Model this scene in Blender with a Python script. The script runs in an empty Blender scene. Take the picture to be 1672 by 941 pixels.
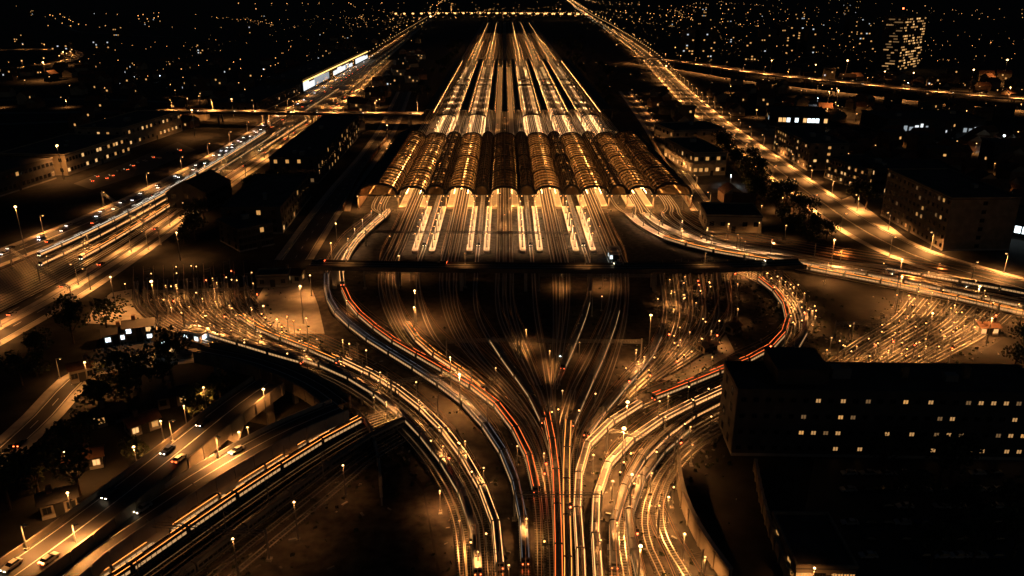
import bpy, math, random
from mathutils import Vector, Matrix
R = random.Random(7)
sc = bpy.context.scene
sc.unit_settings.scale_length = 1.5        # one scene unit is a metre and a half
COL = sc.collection
# ------------------------------------------------------------------ camera
H = 80.0
FPX = 1300.0                                   # focal length in photo pixels (photo 1672 wide)
TH = math.atan((470.5 + 22) / FPX)
YAW = math.atan(12 * math.cos(TH) / FPX)
cam_d = bpy.data.cameras.new('camera')
cam = bpy.data.objects.new('camera', cam_d); COL.objects.link(cam)
cam_d.sensor_width = 36; cam_d.lens = 36 * FPX / 1672
cam_d.clip_start = 1; cam_d.clip_end = 40000
cam.location = (0, 0, H); cam.rotation_euler = (math.pi / 2 - TH, 0, -YAW)
sc.camera = cam
_r = Vector((math.cos(YAW), -math.sin(YAW), 0))
_f = Vector((math.sin(YAW) * math.cos(TH), math.cos(YAW) * math.cos(TH), -math.sin(TH)))
_u = _r.cross(_f)

def P(px, py, z=0.0):
    """map reading: the point of the level z that the photograph shows at pixel (px, py)"""
    d = _f + _r * ((px - 836) / FPX) - _u * ((py - 470.5) / FPX)
    t = (z - H) / d.z
    return Vector((d.x * t, d.y * t, z))

# ------------------------------------------------------------------ materials
MATS = {}
def mat(name, base=(0.1, 0.1, 0.1), rough=0.8, metal=0.0, var=0.0, scale=1.0, emis=None, es=0.0, sample=True, bump=0.0):
    m = bpy.data.materials.new(name); m.use_nodes = True
    nt = m.node_tree; b = nt.nodes['Principled BSDF']
    b.inputs['Roughness'].default_value = rough; b.inputs['Metallic'].default_value = metal
    b.inputs['Base Color'].default_value = (*base, 1)
    if var:
        tc = nt.nodes.new('ShaderNodeTexCoord'); n = nt.nodes.new('ShaderNodeTexNoise')
        n.inputs['Scale'].default_value = scale; n.inputs['Detail'].default_value = 6
        nt.links.new(tc.outputs['Object'], n.inputs['Vector'])
        r = nt.nodes.new('ShaderNodeMapRange'); r.inputs[1].default_value = 0.3; r.inputs[2].default_value = 0.7
        r.inputs[3].default_value = 1 - var; r.inputs[4].default_value = 1 + var
        nt.links.new(n.outputs['Fac'], r.inputs[0])
        x = nt.nodes.new('ShaderNodeVectorMath'); x.operation = 'SCALE'; x.inputs[0].default_value = base
        nt.links.new(r.outputs[0], x.inputs['Scale']); nt.links.new(x.outputs[0], b.inputs['Base Color'])
        if bump:
            bp = nt.nodes.new('ShaderNodeBump'); bp.inputs['Strength'].default_value = bump
            nt.links.new(n.outputs['Fac'], bp.inputs['Height']); nt.links.new(bp.outputs[0], b.inputs['Normal'])
    if emis:
        b.inputs['Emission Color'].default_value = (*emis, 1); b.inputs['Emission Strength'].default_value = es
        if not sample: m.cycles.emission_sampling = 'NONE'
    MATS[name] = m
    return m
SOD = (1.0, 0.385, 0.095)
mat('soil', (0.024, 0.022, 0.019), 0.95, var=0.8, scale=0.16, bump=0.5)
mat('ballast', (0.042, 0.037, 0.032), 0.95, var=0.85, scale=0.55, bump=0.8)
mat('asphalt', (0.055, 0.053, 0.05), 0.6, var=0.35, scale=0.12)
mat('concrete', (0.33, 0.31, 0.28), 0.85, var=0.25, scale=0.3)
mat('paving', (0.45, 0.42, 0.37), 0.8, var=0.2, scale=0.5)
mat('paint_white', (0.75, 0.74, 0.7), 0.6)
mat('steel', (0.72, 0.68, 0.62), 0.36, 0.85)
mat('sleeper', (0.17, 0.16, 0.15), 0.9, var=0.3, scale=0.8)
mat('dark_metal', (0.05, 0.05, 0.052), 0.5, 0.6)
mat('bridge_steel', (0.075, 0.072, 0.07), 0.6, 0.3, var=0.3, scale=0.3)
mat('grey_metal', (0.28, 0.28, 0.28), 0.5, 0.5)
mat('roof_dark', (0.07, 0.065, 0.062), 0.8, var=0.4, scale=0.25)
mat('brick', (0.24, 0.15, 0.10), 0.9, var=0.3, scale=0.6)
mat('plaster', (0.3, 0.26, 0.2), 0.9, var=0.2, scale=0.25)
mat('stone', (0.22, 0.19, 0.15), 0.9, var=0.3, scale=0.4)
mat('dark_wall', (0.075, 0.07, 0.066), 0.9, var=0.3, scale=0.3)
mat('tile', (0.14, 0.07, 0.045), 0.85, var=0.35, scale=0.8)
mat('glass_dark', (0.015, 0.017, 0.02), 0.12)
mat('leaf', (0.05, 0.065, 0.025), 0.8, var=0.5, scale=0.6)
mat('leaf_dark', (0.035, 0.05, 0.022), 0.8, var=0.5, scale=0.6)
mat('bark', (0.09, 0.065, 0.045), 0.9)
mat('train_silver', (0.38, 0.38, 0.38), 0.35, 0.5, var=0.12, scale=0.4)
mat('train_grey', (0.12, 0.125, 0.135), 0.45, 0.3, var=0.2, scale=0.4)
mat('train_red', (0.33, 0.03, 0.02), 0.4, 0.1)
mat('train_roof', (0.16, 0.15, 0.145), 0.6, 0.2, var=0.3, scale=0.5)
for i, c in enumerate([(0.5, 0.5, 0.5), (0.03, 0.03, 0.035), (0.08, 0.02, 0.02), (0.7, 0.68, 0.64), (0.04, 0.06, 0.14)]):
    mat('car_paint%d' % i, c, 0.3, 0.4)
mat('copper', (0.7, 0.45, 0.3), 0.3, 0.9)
mat('tyre', (0.015, 0.015, 0.015), 0.9)
mat('bulb_sodium', (0.8, 0.5, 0.2), 0.4, emis=(1.0, 0.5, 0.16), es=2.6, sample=False)
mat('bulb_bright', (0.8, 0.6, 0.3), 0.4, emis=(1.0, 0.55, 0.19), es=12, sample=False)
mat('bulb_small', (0.8, 0.6, 0.3), 0.4, emis=(1.0, 0.48, 0.15), es=4.5, sample=False)
mat('bulb_cool', (0.8, 0.8, 0.8), 0.4, emis=(0.75, 0.9, 1.0), es=12, sample=False)
mat('bulb_red', (0.4, 0.02, 0.02), 0.4, emis=(1.0, 0.1, 0.03), es=14, sample=False)
mat('far_bulb', (0.8, 0.6, 0.3), 0.4, emis=(1.0, 0.46, 0.13), es=3.6, sample=False)
mat('far_bulb_dim', (0.8, 0.6, 0.3), 0.4, emis=(1.0, 0.5, 0.17), es=1.8, sample=False)
mat('tube', (0.8, 0.7, 0.5), 0.4, emis=(1.0, 0.42, 0.115), es=64)
mat('tube_soft', (0.8, 0.7, 0.5), 0.4, emis=(1.0, 0.41, 0.11), es=28)
mat('headlight', (0.8, 0.8, 0.8), 0.3, emis=(1.0, 0.78, 0.5), es=16)
mat('headlight_white', (0.8, 0.8, 0.8), 0.3, emis=(0.95, 0.95, 1.0), es=14)
mat('taillight', (0.4, 0.02, 0.02), 0.3, emis=(1.0, 0.12, 0.03), es=14, sample=False)
mat('window_warm', (0.3, 0.25, 0.2), 0.3, emis=(1.0, 0.55, 0.2), es=1.2)
mat('window_gold', (0.3, 0.25, 0.2), 0.3, emis=(1.0, 0.48, 0.13), es=0.7)
mat('window_dim', (0.1, 0.08, 0.06), 0.3, emis=(1.0, 0.55, 0.22), es=0.16, sample=False)
mat('window_low', (0.2, 0.15, 0.1), 0.3, emis=(1.0, 0.52, 0.18), es=0.5, sample=False)
mat('window_cool', (0.3, 0.3, 0.3), 0.3, emis=(0.8, 0.95, 1.0), es=2.6)
mat('window_far', (0.3, 0.25, 0.2), 0.3, emis=(1.0, 0.5, 0.15), es=0.8, sample=False)
mat('window_far_cool', (0.3, 0.25, 0.2), 0.3, emis=(0.85, 0.93, 1.0), es=0.7, sample=False)
mat('train_window', (0.3, 0.25, 0.2), 0.3, emis=(1.0, 0.45, 0.14), es=1.5)
mat('train_window_soft', (0.3, 0.25, 0.2), 0.3, emis=(1.0, 0.55, 0.22), es=0.6)
mat('trail_white', (0.5, 0.5, 0.5), 0.3, emis=(1.0, 0.86, 0.68), es=2.2)  # glow for the added train roof strips, standing in for light trails
mat('trail_gold', (0.5, 0.4, 0.2), 0.3, emis=(1.0, 0.43, 0.13), es=3.2)
mat('trail_red', (0.5, 0.1, 0.05), 0.3, emis=(1.0, 0.16, 0.03), es=2.6)
mat('trail_amber', (0.5, 0.3, 0.1), 0.3, emis=(1.0, 0.3, 0.05), es=3.5)
mat('trail_cool', (0.5, 0.5, 0.5), 0.3, emis=(0.9, 0.93, 1.0), es=0.14)
mat('shop_light', (0.6, 0.6, 0.6), 0.3, emis=(0.9, 0.97, 1.0), es=1.1)
mat('shop_light_dim', (0.6, 0.6, 0.6), 0.3, emis=(0.8, 0.92, 1.0), es=0.35)
mat('sign_amber', (0.6, 0.4, 0.2), 0.3, emis=(1.0, 0.55, 0.15), es=3.0)

def glass_mat(name, tint, tr, tl):
    m = bpy.data.materials.new(name); m.use_nodes = True
    nt = m.node_tree; nt.nodes.clear()
    out = nt.nodes.new('ShaderNodeOutputMaterial')
    a = nt.nodes.new('ShaderNodeBsdfTransparent'); a.inputs[0].default_value = (*tint, 1)
    b = nt.nodes.new('ShaderNodeBsdfTranslucent'); b.inputs[0].default_value = (*tint, 1)
    c = nt.nodes.new('ShaderNodeBsdfDiffuse'); c.inputs[0].default_value = (0.05, 0.045, 0.04, 1)
    m1 = nt.nodes.new('ShaderNodeMixShader'); m2 = nt.nodes.new('ShaderNodeMixShader')
    tc = nt.nodes.new('ShaderNodeTexCoord'); n = nt.nodes.new('ShaderNodeTexNoise'); n.inputs['Scale'].default_value = 0.22
    n.inputs['Detail'].default_value = 5
    mp = nt.nodes.new('ShaderNodeMapping'); mp.inputs['Scale'].default_value = (2.2, 0.35, 1)
    nt.links.new(tc.outputs['Object'], mp.inputs[0]); nt.links.new(mp.outputs[0], n.inputs['Vector'])
    r = nt.nodes.new('ShaderNodeMapRange'); r.inputs[1].default_value = 0.3; r.inputs[2].default_value = 0.7
    r.inputs[3].default_value = tr * 0.35; r.inputs[4].default_value = tr * 1.5
    nt.links.new(n.outputs['Fac'], r.inputs[0])
    m1.inputs[0].default_value = tl
    nt.links.new(c.outputs[0], m1.inputs[1]); nt.links.new(b.outputs[0], m1.inputs[2])
    nt.links.new(r.outputs[0], m2.inputs[0]); nt.links.new(m1.outputs[0], m2.inputs[1]); nt.links.new(a.outputs[0], m2.inputs[2])
    nt.links.new(m2.outputs[0], out.inputs[0])
    MATS[name] = m
glass_mat('dusty_glass', (0.8, 0.6, 0.38), 0.12, 0.135)
glass_mat('sooty_glass', (0.6, 0.45, 0.3), 0.03, 0.05)
glass_mat('clear_glass', (0.95, 0.85, 0.65), 0.6, 0.6)

# ------------------------------------------------------------------ mesh builder
class MB:
    def __init__(s): s.v = []; s.f = []; s.m = []; s.mats = []
    def mi(s, m):
        if m not in s.mats: s.mats.append(m)
        return s.mats.index(m)
    def face(s, pts, m):
        b = len(s.v); s.v.extend(tuple(p) for p in pts); s.f.append(tuple(range(b, b + len(pts)))); s.m.append(s.mi(m))
    def box(s, x0, x1, y0, y1, z0, z1, m, T=None):
        b = len(s.v)
        pts = [(x, y, z) for z in (z0, z1) for y in (y0, y1) for x in (x0, x1)]
        if T is not None: pts = [tuple(T @ Vector(p)) for p in pts]
        s.v.extend(pts); k = s.mi(m)
        for q in ((0, 2, 3, 1), (4, 5, 7, 6), (0, 1, 5, 4), (2, 6, 7, 3), (0, 4, 6, 2), (1, 3, 7, 5)):
            s.f.append(tuple(b + i for i in q)); s.m.append(k)
    def tube(s, a, c, r0, r1, n, m):
        a = Vector(a); c = Vector(c); d = (c - a).normalized()
        x = d.orthogonal().normalized(); y = d.cross(x); b = len(s.v); k = s.mi(m)
        for p, r in ((a, r0), (c, r1)):
            for i in range(n):
                t = 2 * math.pi * i / n
                s.v.append(tuple(p + x * (r * math.cos(t)) + y * (r * math.sin(t))))
        for i in range(n):
            j = (i + 1) % n; s.f.append((b + i, b + j, b + n + j, b + n + i)); s.m.append(k)
        s.f.append(tuple(b + n - 1 - i for i in range(n))); s.m.append(k)
        s.f.append(tuple(b + n + i for i in range(n))); s.m.append(k)
    def ball(s, c, rx, ry, rz, m, n=8, q=5):
        b = len(s.v); k = s.mi(m)
        s.v.append((c[0], c[1], c[2] - rz))
        for j in range(1, q):
            ph = -math.pi / 2 + math.pi * j / q
            for i in range(n):
                t = 2 * math.pi * i / n
                s.v.append((c[0] + rx * math.cos(ph) * math.cos(t), c[1] + ry * math.cos(ph) * math.sin(t), c[2] + rz * math.sin(ph)))
        s.v.append((c[0], c[1], c[2] + rz)); e = len(s.v) - 1
        for i in range(n):
            j = (i + 1) % n
            s.f.append((b, b + 1 + j, b + 1 + i)); s.m.append(k)
            s.f.append((e, e - n + i, e - n + j)); s.m.append(k)
        for r in range(q - 2):
            for i in range(n):
                j = (i + 1) % n; o = b + 1 + r * n
                s.f.append((o + i, o + j, o + n + j, o + n + i)); s.m.append(k)
    def sweep(s, path, prof, m, closed=True):
        """sweep a cross-section (offset to the right, z) along a path of points"""
        n = len(path); w = len(prof); b = len(s.v); k = s.mi(m)
        for i, p in enumerate(path):
            d = (path[min(i + 1, n - 1)] - path[max(i - 1, 0)]); d.z = 0
            d = d.normalized() if d.length > 0 else Vector((0, 1, 0)); q = Vector((d.y, -d.x, 0))
            for o, z in prof: s.v.append((p.x + q.x * o, p.y + q.y * o, p.z + z))
        e = w if closed else w - 1
        for i in range(n - 1):
            for j in range(e):
                j2 = (j + 1) % w
                s.f.append((b + i * w + j, b + i * w + j2, b + (i + 1) * w + j2, b + (i + 1) * w + j)); s.m.append(k)
        if closed:
            s.f.append(tuple(b + w - 1 - j for j in range(w))); s.m.append(k)
            s.f.append(tuple(b + (n - 1) * w + j for j in range(w))); s.m.append(k)
    def mesh(s, name):
        me = bpy.data.meshes.new(name); me.from_pydata(s.v, [], s.f)
        for m in s.mats: me.materials.append(MATS[m])
        me.polygons.foreach_set('material_index', s.m); me.update()
        return me
    def obj(s, name, parent=None, **kw): return link(name, s.mesh(name), parent, **kw)

def link(name, me, parent=None, loc=None, rz=0.0, label=None, cat=None, group=None, kind=None):
    o = bpy.data.objects.new(name, me); COL.objects.link(o)
    if parent is not None: o.parent = parent
    if loc is not None: o.location = loc
    if rz: o.rotation_euler.z = rz
    if label: o['label'] = label
    if cat: o['category'] = cat
    if group: o['group'] = group
    if kind: o['kind'] = kind
    return o
def empty(name, loc, label, cat, group=None, rz=0.0): return link(name, None, None, loc, rz, label, cat, group)

def catmull(pts, step):
    pts = [Vector(p) for p in pts]
    q = [pts[0] * 2 - pts[1]] + pts + [pts[-1] * 2 - pts[-2]]
    out = []
    for i in range(1, len(q) - 2):
        a, b, c, d = q[i - 1:i + 3]
        n = max(2, int((c - b).length / 1.5))
        for k in range(n):
            t = k / n
            t0, t1, t2 = (b - a).length ** .5 + 1e-6, (c - b).length ** .5 + 1e-6, (d - c).length ** .5 + 1e-6
            T0, T1, T2, T3 = 0, t0, t0 + t1, t0 + t1 + t2; u = T1 + t * t1
            A1 = a * ((T1 - u) / t0) + b * (u / t0); A2 = b * ((T2 - u) / t1) + c * ((u - T1) / t1); A3 = c * ((T3 - u) / t2) + d * ((u - T2) / t2)
            B1 = A1 * ((T2 - u) / (t0 + t1)) + A2 * (u / (t0 + t1)); B2 = A2 * ((T3 - u) / (t1 + t2)) + A3 * ((u - T1) / (t1 + t2))
            out.append(B1 * ((T2 - u) / t1) + B2 * ((u - T1) / t1))
    out.append(pts[-1])
    return resample(out, step)
def resample(p, step):
    out = [p[0].copy()]; left = step
    for a, b in zip(p, p[1:]):
        L = (b - a).length; s = 0
        while L - s >= left:
            s += left; out.append(a.lerp(b, s / L)); left = step
        left -= L - s
    if (out[-1] - p[-1]).length > step * .3: out.append(p[-1].copy())
    return out
def pxpath(px, step, z=0.0): return catmull([P(x, y, z) for x, y in px], step)
def offset(path, d):
    n = len(path); out = []
    for i, p in enumerate(path):
        t = path[min(i + 1, n - 1)] - path[max(i - 1, 0)]; t.z = 0; t.normalize()
        out.append(Vector((p.x + t.y * d, p.y - t.x * d, p.z)))
    return out
def at(path, s):
    for a, b in zip(path, path[1:]):
        L = (b - a).length
        if s <= L: return a.lerp(b, s / L), (b - a).normalized()
        s -= L
    return path[-1], (path[-1] - path[-2]).normalized()
def plen(path): return sum((b - a).length for a, b in zip(path, path[1:]))
def heading(d): return math.atan2(-d.x, d.y)

OCC = set()
def occ(x, y, r=4):
    for i in range(int((x - r) // 4), int((x + r) // 4) + 1):
        for j in range(int((y - r) // 4), int((y + r) // 4) + 1): OCC.add((i, j))
def free(x, y, r):
    return not any((i, j) in OCC for i in range(int((x - r) // 4), int((x + r) // 4) + 1) for j in range(int((y - r) // 4), int((y + r) // 4) + 1))
def occpath(path, r):
    for p in resample(path, 4): occ(p.x, p.y, r)

# ------------------------------------------------------------------ ground
def poly_sheet(name, px, m, z, label=None, cat=None, kind='structure'):
    mb = MB(); mb.face([P(x, y, z) for x, y in px], m)
    pts = [P(x, y, z) for x, y in px]
    a = sum(p.x * q.y - q.x * p.y for p, q in zip(pts, pts[1:] + pts[:1]))
    if a < 0: mb.f[-1] = tuple(reversed(mb.f[-1]))
    return mb.obj(name, kind=kind)
mb = MB(); mb.face([(-22000, -600, 0), (22000, -600, 0), (22000, 26000, 0), (-22000, 26000, 0)], 'soil'); mb.obj('ground', kind='structure')
poly_sheet('rail_yard_ground', [(520, 445), (560, 400), (585, 342), (655, 218), (740, 60), (900, 60), (1045, 218), (1128, 342), (1300, 420), (1320, 540), (1200, 700), (1080, 760), (1130, 941), (1180, 1010), (700, 1010), (720, 941), (690, 790), (600, 690), (300, 560), (225, 480), (330, 445)], 'ballast', 0.02)
poly_sheet('left_yard_ground', [(-60, 430), (200, 325), (350, 238), (480, 166), (600, 92), (660, 92), (535, 196), (460, 248), (335, 322), (200, 425), (-60, 585)], 'ballast', 0.012)
poly_sheet('right_yard_ground', [(1320, 600), (1400, 535), (1500, 470), (1640, 500), (1660, 540), (1560, 600)], 'ballast', 0.016)
poly_sheet('bottom_yard_ground', [(60, 1000), (240, 860), (540, 680), (600, 690), (690, 800), (715, 941), (720, 1000)], 'ballast', 0.014)

# ------------------------------------------------------------------ lamps
def spot(name, power, cone=150, col=SOD, r=0.25):
    l = bpy.data.lights.new(name, 'SPOT'); l.energy = power; l.color = col; l.spot_size = math.radians(cone); l.spot_blend = 1.0; l.shadow_soft_size = r
    return l
LIGHTS = {}
def spot_for(power, col=SOD, cone=150):
    k = (round(power), col, cone)
    if k not in LIGHTS: LIGHTS[k] = spot('lamp_beam', power, cone, col)
    return LIGHTS[k]
def light(parent, loc, power, col=SOD, cone=150):
    k = (round(power), col, cone)
    if k not in LIGHTS: LIGHTS[k] = spot('lamp_beam', power, cone, col)
    o = bpy.data.objects.new('lamp_beam', LIGHTS[k]); COL.objects.link(o); o.parent = parent; o.location = loc
    return o
LM = {}
def lamp_meshes(h, arm, br, bulb):
    k = (h, arm, br, bulb)
    if k not in LM:
        a = MB(); a.tube((0, 0, 0), (0, 0, h - .15), 0.13 + h * .004, 0.07, 6, 'grey_metal'); a.box(-.25, .25, -.25, .25, 0, .3, 'concrete')
        if arm: a.tube((0, 0, h - .2), (0, arm, h), .06, .05, 5, 'grey_metal'); a.box(-.18, .18, arm - .35, arm + .35, h - .02, h + .1, 'grey_metal')
        else: a.box(-.3, .3, -.3, .3, h - .15, h - .03, 'grey_metal')
        b = MB(); b.ball((0, arm, h + (0 if not arm else -.12)), br, br, br * .75, bulb, 8, 5)
        LM[k] = (a.mesh('street_lamp'), b.mesh('lamp_head'))
    return LM[k]
NL = [0]
FARQ = []
def lamp(x, y, h, label, group=None, arm=0.0, rz=0.0, br=.35, bulb='bulb_sodium', power=9000, name='street_lamp', z=0.0, col=SOD, cat='lamp'):
    if group and math.hypot(x, y) > 850 and name == 'street_lamp':
        FARQ.append((x, y, z + h, br * 1.7, bulb))
        if power:
            o = bpy.data.objects.new('lamp_beam', spot_for(power, col)); COL.objects.link(o); o.location = (x, y, z + h - br - .1); NL[0] += 1
        return None
    p, hd = lamp_meshes(h, arm, br, bulb)
    o = link(name, p, None, (x, y, z), rz, label, cat, group)
    link('lamp_head', hd, o)
    if power: light(o, (0, arm, h - br - .12), power, col); NL[0] += 1
    return o
def lamps_along(path, gap, off, label, group, start=10, h=9, arm=1.6, power=8000, br=.35, bulb='bulb_sodium', name='street_lamp', z=0.0, far=1400, both=False, jit=0):
    h *= .72; arm *= .72; br *= .8; power *= .6
    s = start; L = plen(path); k = 0
    while s < L:
        p, d = at(path, s + (R.uniform(-jit, jit) if jit else 0)); q = Vector((d.y, -d.x, 0))
        sides = (1, -1) if both else ((1,) if off > 0 else (-1,))
        for sd in sides:
            w = p + q * (abs(off) * sd)
            face = q * -sd
            dist = math.hypot(w.x, w.y)
            lamp(w.x, w.y, h, label, group, arm, math.atan2(-face.x, face.y), br if dist < 700 else br * .85, bulb, power if dist < far else 0, name, z)
        s += gap if math.hypot(p.x, p.y) < 1500 else gap * 1.0; k += 1

# ------------------------------------------------------------------ roads
def road(name, path, width, z=0.03, lanes=4, kerb=True, m='asphalt', kindkw=None, zlift=0.0):
    mb = MB()
    w = width / 2
    mb.sweep(path, [(w, z), (-w, z)], m, closed=False)
    far = max(p.y for p in path) > 900
    def stripe(o, hw, zz): mb.sweep(path, [(o + hw, zz), (o - hw, zz)], 'paint_white', closed=False)
    stripe(w - .4, .1, z + .02); stripe(-w + .4, .1, z + .02)
    if lanes > 2: stripe(.18, .08, z + .02); stripe(-.18, .08, z + .02)
    for k in range(1, lanes):
        o = -w + width * k / lanes
        if lanes > 2 and abs(o) < .3: continue
        L = plen(path); s = 2
        while s < L - 5 and s < 1200:
            a, d = at(path, s); b, d2 = at(path, s + 3)
            mb.sweep([a, b], [(o + .08, z + .02), (o - .08, z + .02)], 'paint_white', closed=False); s += 9
    if kerb:
        for sd in (1, -1):
            mb.sweep(path, [(sd * w, 0), (sd * (w + .25), 0), (sd * (w + .25), z + .13), (sd * w, z + .13)] if sd < 0 else [(w, z + .13), (w + .25, z + .13), (w + .25, 0), (w, 0)], 'concrete')
            mb.sweep(path, [(sd * (w + .25) + (1.8 if sd > 0 else 0), z + .12), (sd * (w + .25) - (0 if sd > 0 else 1.8), z + .12)], 'paving', closed=False)
    occpath(path, w + 3)
    return mb.obj(name, kind='structure')

# ------------------------------------------------------------------ cars
CARM = {}
def car_meshes(paint, white):
    k = (paint, white)
    if k in CARM: return CARM[k]
    b = MB()
    pr = [(-2.2, .35), (2.15, .35), (2.2, .62), (1.9, .82), (.95, .95), (-1.75, .98), (-2.2, .9)]
    n = len(pr)
    for sgn in (1, -1):
        pts = [(sgn * .88, y, z) for y, z in pr]; b.face(pts if sgn > 0 else pts[::-1], 'car_paint%d' % paint)
    for i in range(n):
        (y0, z0), (y1, z1) = pr[i], pr[(i + 1) % n]
        b.face([(.88, y0, z0), (-.88, y0, z0), (-.88, y1, z1), (.88, y1, z1)], 'car_paint%d' % paint)
    c = MB()
    lo = [(.82, .95), (-.82, .95), (-.82, -1.8), (.82, -1.8)]; hi = [(.62, .25), (-.62, .25), (-.62, -1.2), (.62, -1.2)]
    for i in range(4):
        j = (i + 1) % 4
        c.face([(*lo[i], .95), (*lo[j], .95), (*hi[j], 1.42), (*hi[i], 1.42)], 'glass_dark')
    c.face([(x, y, 1.42) for x, y in hi], 'car_paint%d' % paint)
    w = MB(); w.tube((-.12, 0, 0), (.12, 0, 0), .32, .32, 10, 'tyre')
    h = MB(); h.box(-.2, .2, -.03, .05, -.09, .09, 'headlight_white' if white else 'headlight')
    t = MB(); t.box(-.22, .22, -.05, .03, -.08, .08, 'taillight')
    CARM[k] = [x.mesh(nm) for x, nm in ((b, 'car'), (c, 'car_cabin'), (w, 'wheel'), (h, 'headlight'), (t, 'taillight'))]
    return CARM[k]
NC = [0]
COLN = ['silver', 'black', 'dark red', 'white', 'dark blue']
def car(x, y, rz, label, group, white=False, z=.03, lit=True, full=True, paint=None, lights='both'):
    p = R.choice([0, 0, 1, 1, 2, 3, 4]) if paint is None else paint
    b, c, w, h, t = car_meshes(p, white)
    o = link('car', b, None, (x, y, z), rz, label, 'car', group); NC[0] += 1
    link('car_cabin', c, o); o.scale = (.62, .62, .62)
    if full:
        for sx in (-.8, .8):
            for yy in (-1.35, 1.35): link('wheel', w, o, (sx, yy, .32))
    if lit:
        for sx in (-.6, .6):
            if lights in ('both', 'head'): link('headlight', h, o, (sx, 2.2, .68))
            if lights in ('both', 'tail'): link('taillight', t, o, (sx, -2.22, .78))
    return o
def traffic(path, offs, gap, label, group, start=0, end=1e9, white=False, toward=True, z=.03, jit=.5, reverse=False):
    s = start + R.uniform(0, gap); L = min(plen(path), end)
    while s < L:
        p, d = at(path, s)
        if reverse: d = -d
        q = Vector((d.y, -d.x, 0)); w = p + q * (offs if not reverse else offs)
        near = math.hypot(w.x, w.y) < 300
        car(w.x, w.y, heading(d), label, group, white, w.z + z, full=near, lights='head' if (d.y < 0) else 'tail')
        s += gap * R.uniform(1 - jit, 1 + jit)

# ------------------------------------------------------------------ tracks
TGRID = {}
NT = [0]
TRACKS = {}
def track(path, label, group, key=None, merge=True, sleepers=True, bed=None, mark=True):
    """one railway track: bed, two rails and (near the camera) its sleepers"""
    i = NT[0]; NT[0] += 1
    if merge:
        run = 0
        for k, p in enumerate(path):
            c = (int(p.x // 1.5), int(p.y // 1.5)); d = (path[min(k + 1, len(path) - 1)] - path[max(k - 1, 0)]).normalized(); hit = False
            for a in (-1, 0, 1):
                for b in (-1, 0, 1):
                    for (qx, qy, dx, dy, n) in TGRID.get((c[0] + a, c[1] + b), ()):
                        if n != i and math.hypot(p.x - qx, p.y - qy) < 1.0 and abs(d.x * dx + d.y * dy) > .985: hit = True
            run = run + 1 if hit else 0
            if run > 3 and k > 12:
                path = path[:k]; break
    for k, p in enumerate(resample(path, 1.5)):
        d = (path[min(1, len(path) - 1)] - path[0])
    rs = resample(path, 1.5)
    for k, p in enumerate(rs):
        d = (rs[min(k + 1, len(rs) - 1)] - rs[max(k - 1, 0)]).normalized()
        TGRID.setdefault((int(p.x // 1.5), int(p.y // 1.5)), []).append((p.x, p.y, d.x, d.y, i))
    z = .05 + (i % 45) * .005
    root = empty('railway_track', (path[0].x, path[0].y, 0), label, 'track', group)
    off = -Vector((path[0].x, path[0].y, 0))
    lp = [p + off for p in path]
    b = MB(); b.sweep(lp, [(1.0, z), (.8, z + .1), (-.8, z + .1), (-1.0, z)], bed or 'ballast', closed=False); b.obj('track_bed', root)
    for sd in (-.45, .45):
        r = MB(); r.sweep(lp, [(sd + .08, z + .14), (sd + .08, z + .28), (sd - .08, z + .28), (sd - .08, z + .14)], 'steel'); r.obj('rail', root)
    if sleepers:
        s = MB(); d = 0.3; L = plen(lp); pr = resample(lp, .6)
        for k in range(len(pr) - 1):
            if math.hypot(pr[k].x - off.x, pr[k].y - off.y) > 330: continue
            t = (pr[k + 1] - pr[k]).normalized(); a = pr[k]
            T = Matrix.Translation(a) @ Matrix.Rotation(heading(t), 4, 'Z')
            s.box(-.8, .8, -.1, .1, z + .08, z + .17, 'sleeper', T)
        if s.f: s.obj('sleepers', root)
    occpath(path, 3)
    if key: TRACKS[key] = (path, z)
    return path

# ------------------------------------------------------------------ trains
TRM = {}
def train_meshes(body, win, strip):
    k = (body, win, strip)
    if k in TRM: return TRM[k]
    L = 9.6
    b = MB()
    pr = [(1.32, .55), (1.4, 1.0), (1.4, 2.7), (1.22, 3.25), (.8, 3.55), (0, 3.66)]
    prof = pr + [(-x, z) for x, z in pr[::-1][1:]]
    path = [Vector((0, -L, 0)), Vector((0, L, 0))]
    b.sweep(path, prof, body)
    b.box(-1.1, 1.1, -L + 2, L - 2, .35, .54, 'dark_metal')
    rf = MB()
    rf.box(-.65, .65, -5, 5, 3.6, 3.86, 'train_roof')
    w = MB()                                              # glazing of one side, ten panes
    for y in range(10):
        y0 = -9.1 + y * 1.83; w.box(-.015, .02, y0, y0 + 1.55, 1.55, 2.5, win)
    st = MB(); st.tube((0, -L + .2, 0), (0, L - .2, 0), .075, .075, 6, strip) if strip else None  # added roof-edge glow tubes, in place of light trails
    bo = MB(); bo.box(-.95, .95, -1.4, 1.4, .1, .5, 'dark_metal')
    for y in (-.9, .9):
        for x in (-.75, .75): bo.tube((x - .06, y, .46), (x + .06, y, .46), .44, .44, 10, 'dark_metal')
    hd = MB(); hd.box(-.14, .14, -.03, .06, -.12, .12, 'headlight'); tl = MB(); tl.box(-.14, .14, -.06, .03, -.12, .12, 'taillight')
    nose = MB()
    nose.face([(-1.1, L, .6), (1.1, L, .6), (1.2, L, 2.4), (-1.2, L, 2.4)][::-1], body)
    ws = MB(); ws.box(-1.05, 1.05, L - .01, L + .04, 2.0, 2.9, 'glass_dark')
    TRM[k] = dict(b=b.mesh('carriage'), rf=rf.mesh('roof_equipment'), w=w.mesh('window'), s=st.mesh('added_trail_strip') if strip else None, bo=bo.mesh('bogie'), h=hd.mesh('headlight'), t=tl.mesh('taillight'), ws=ws.mesh('windscreen'))
    return TRM[k]
TPTS = []
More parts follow.
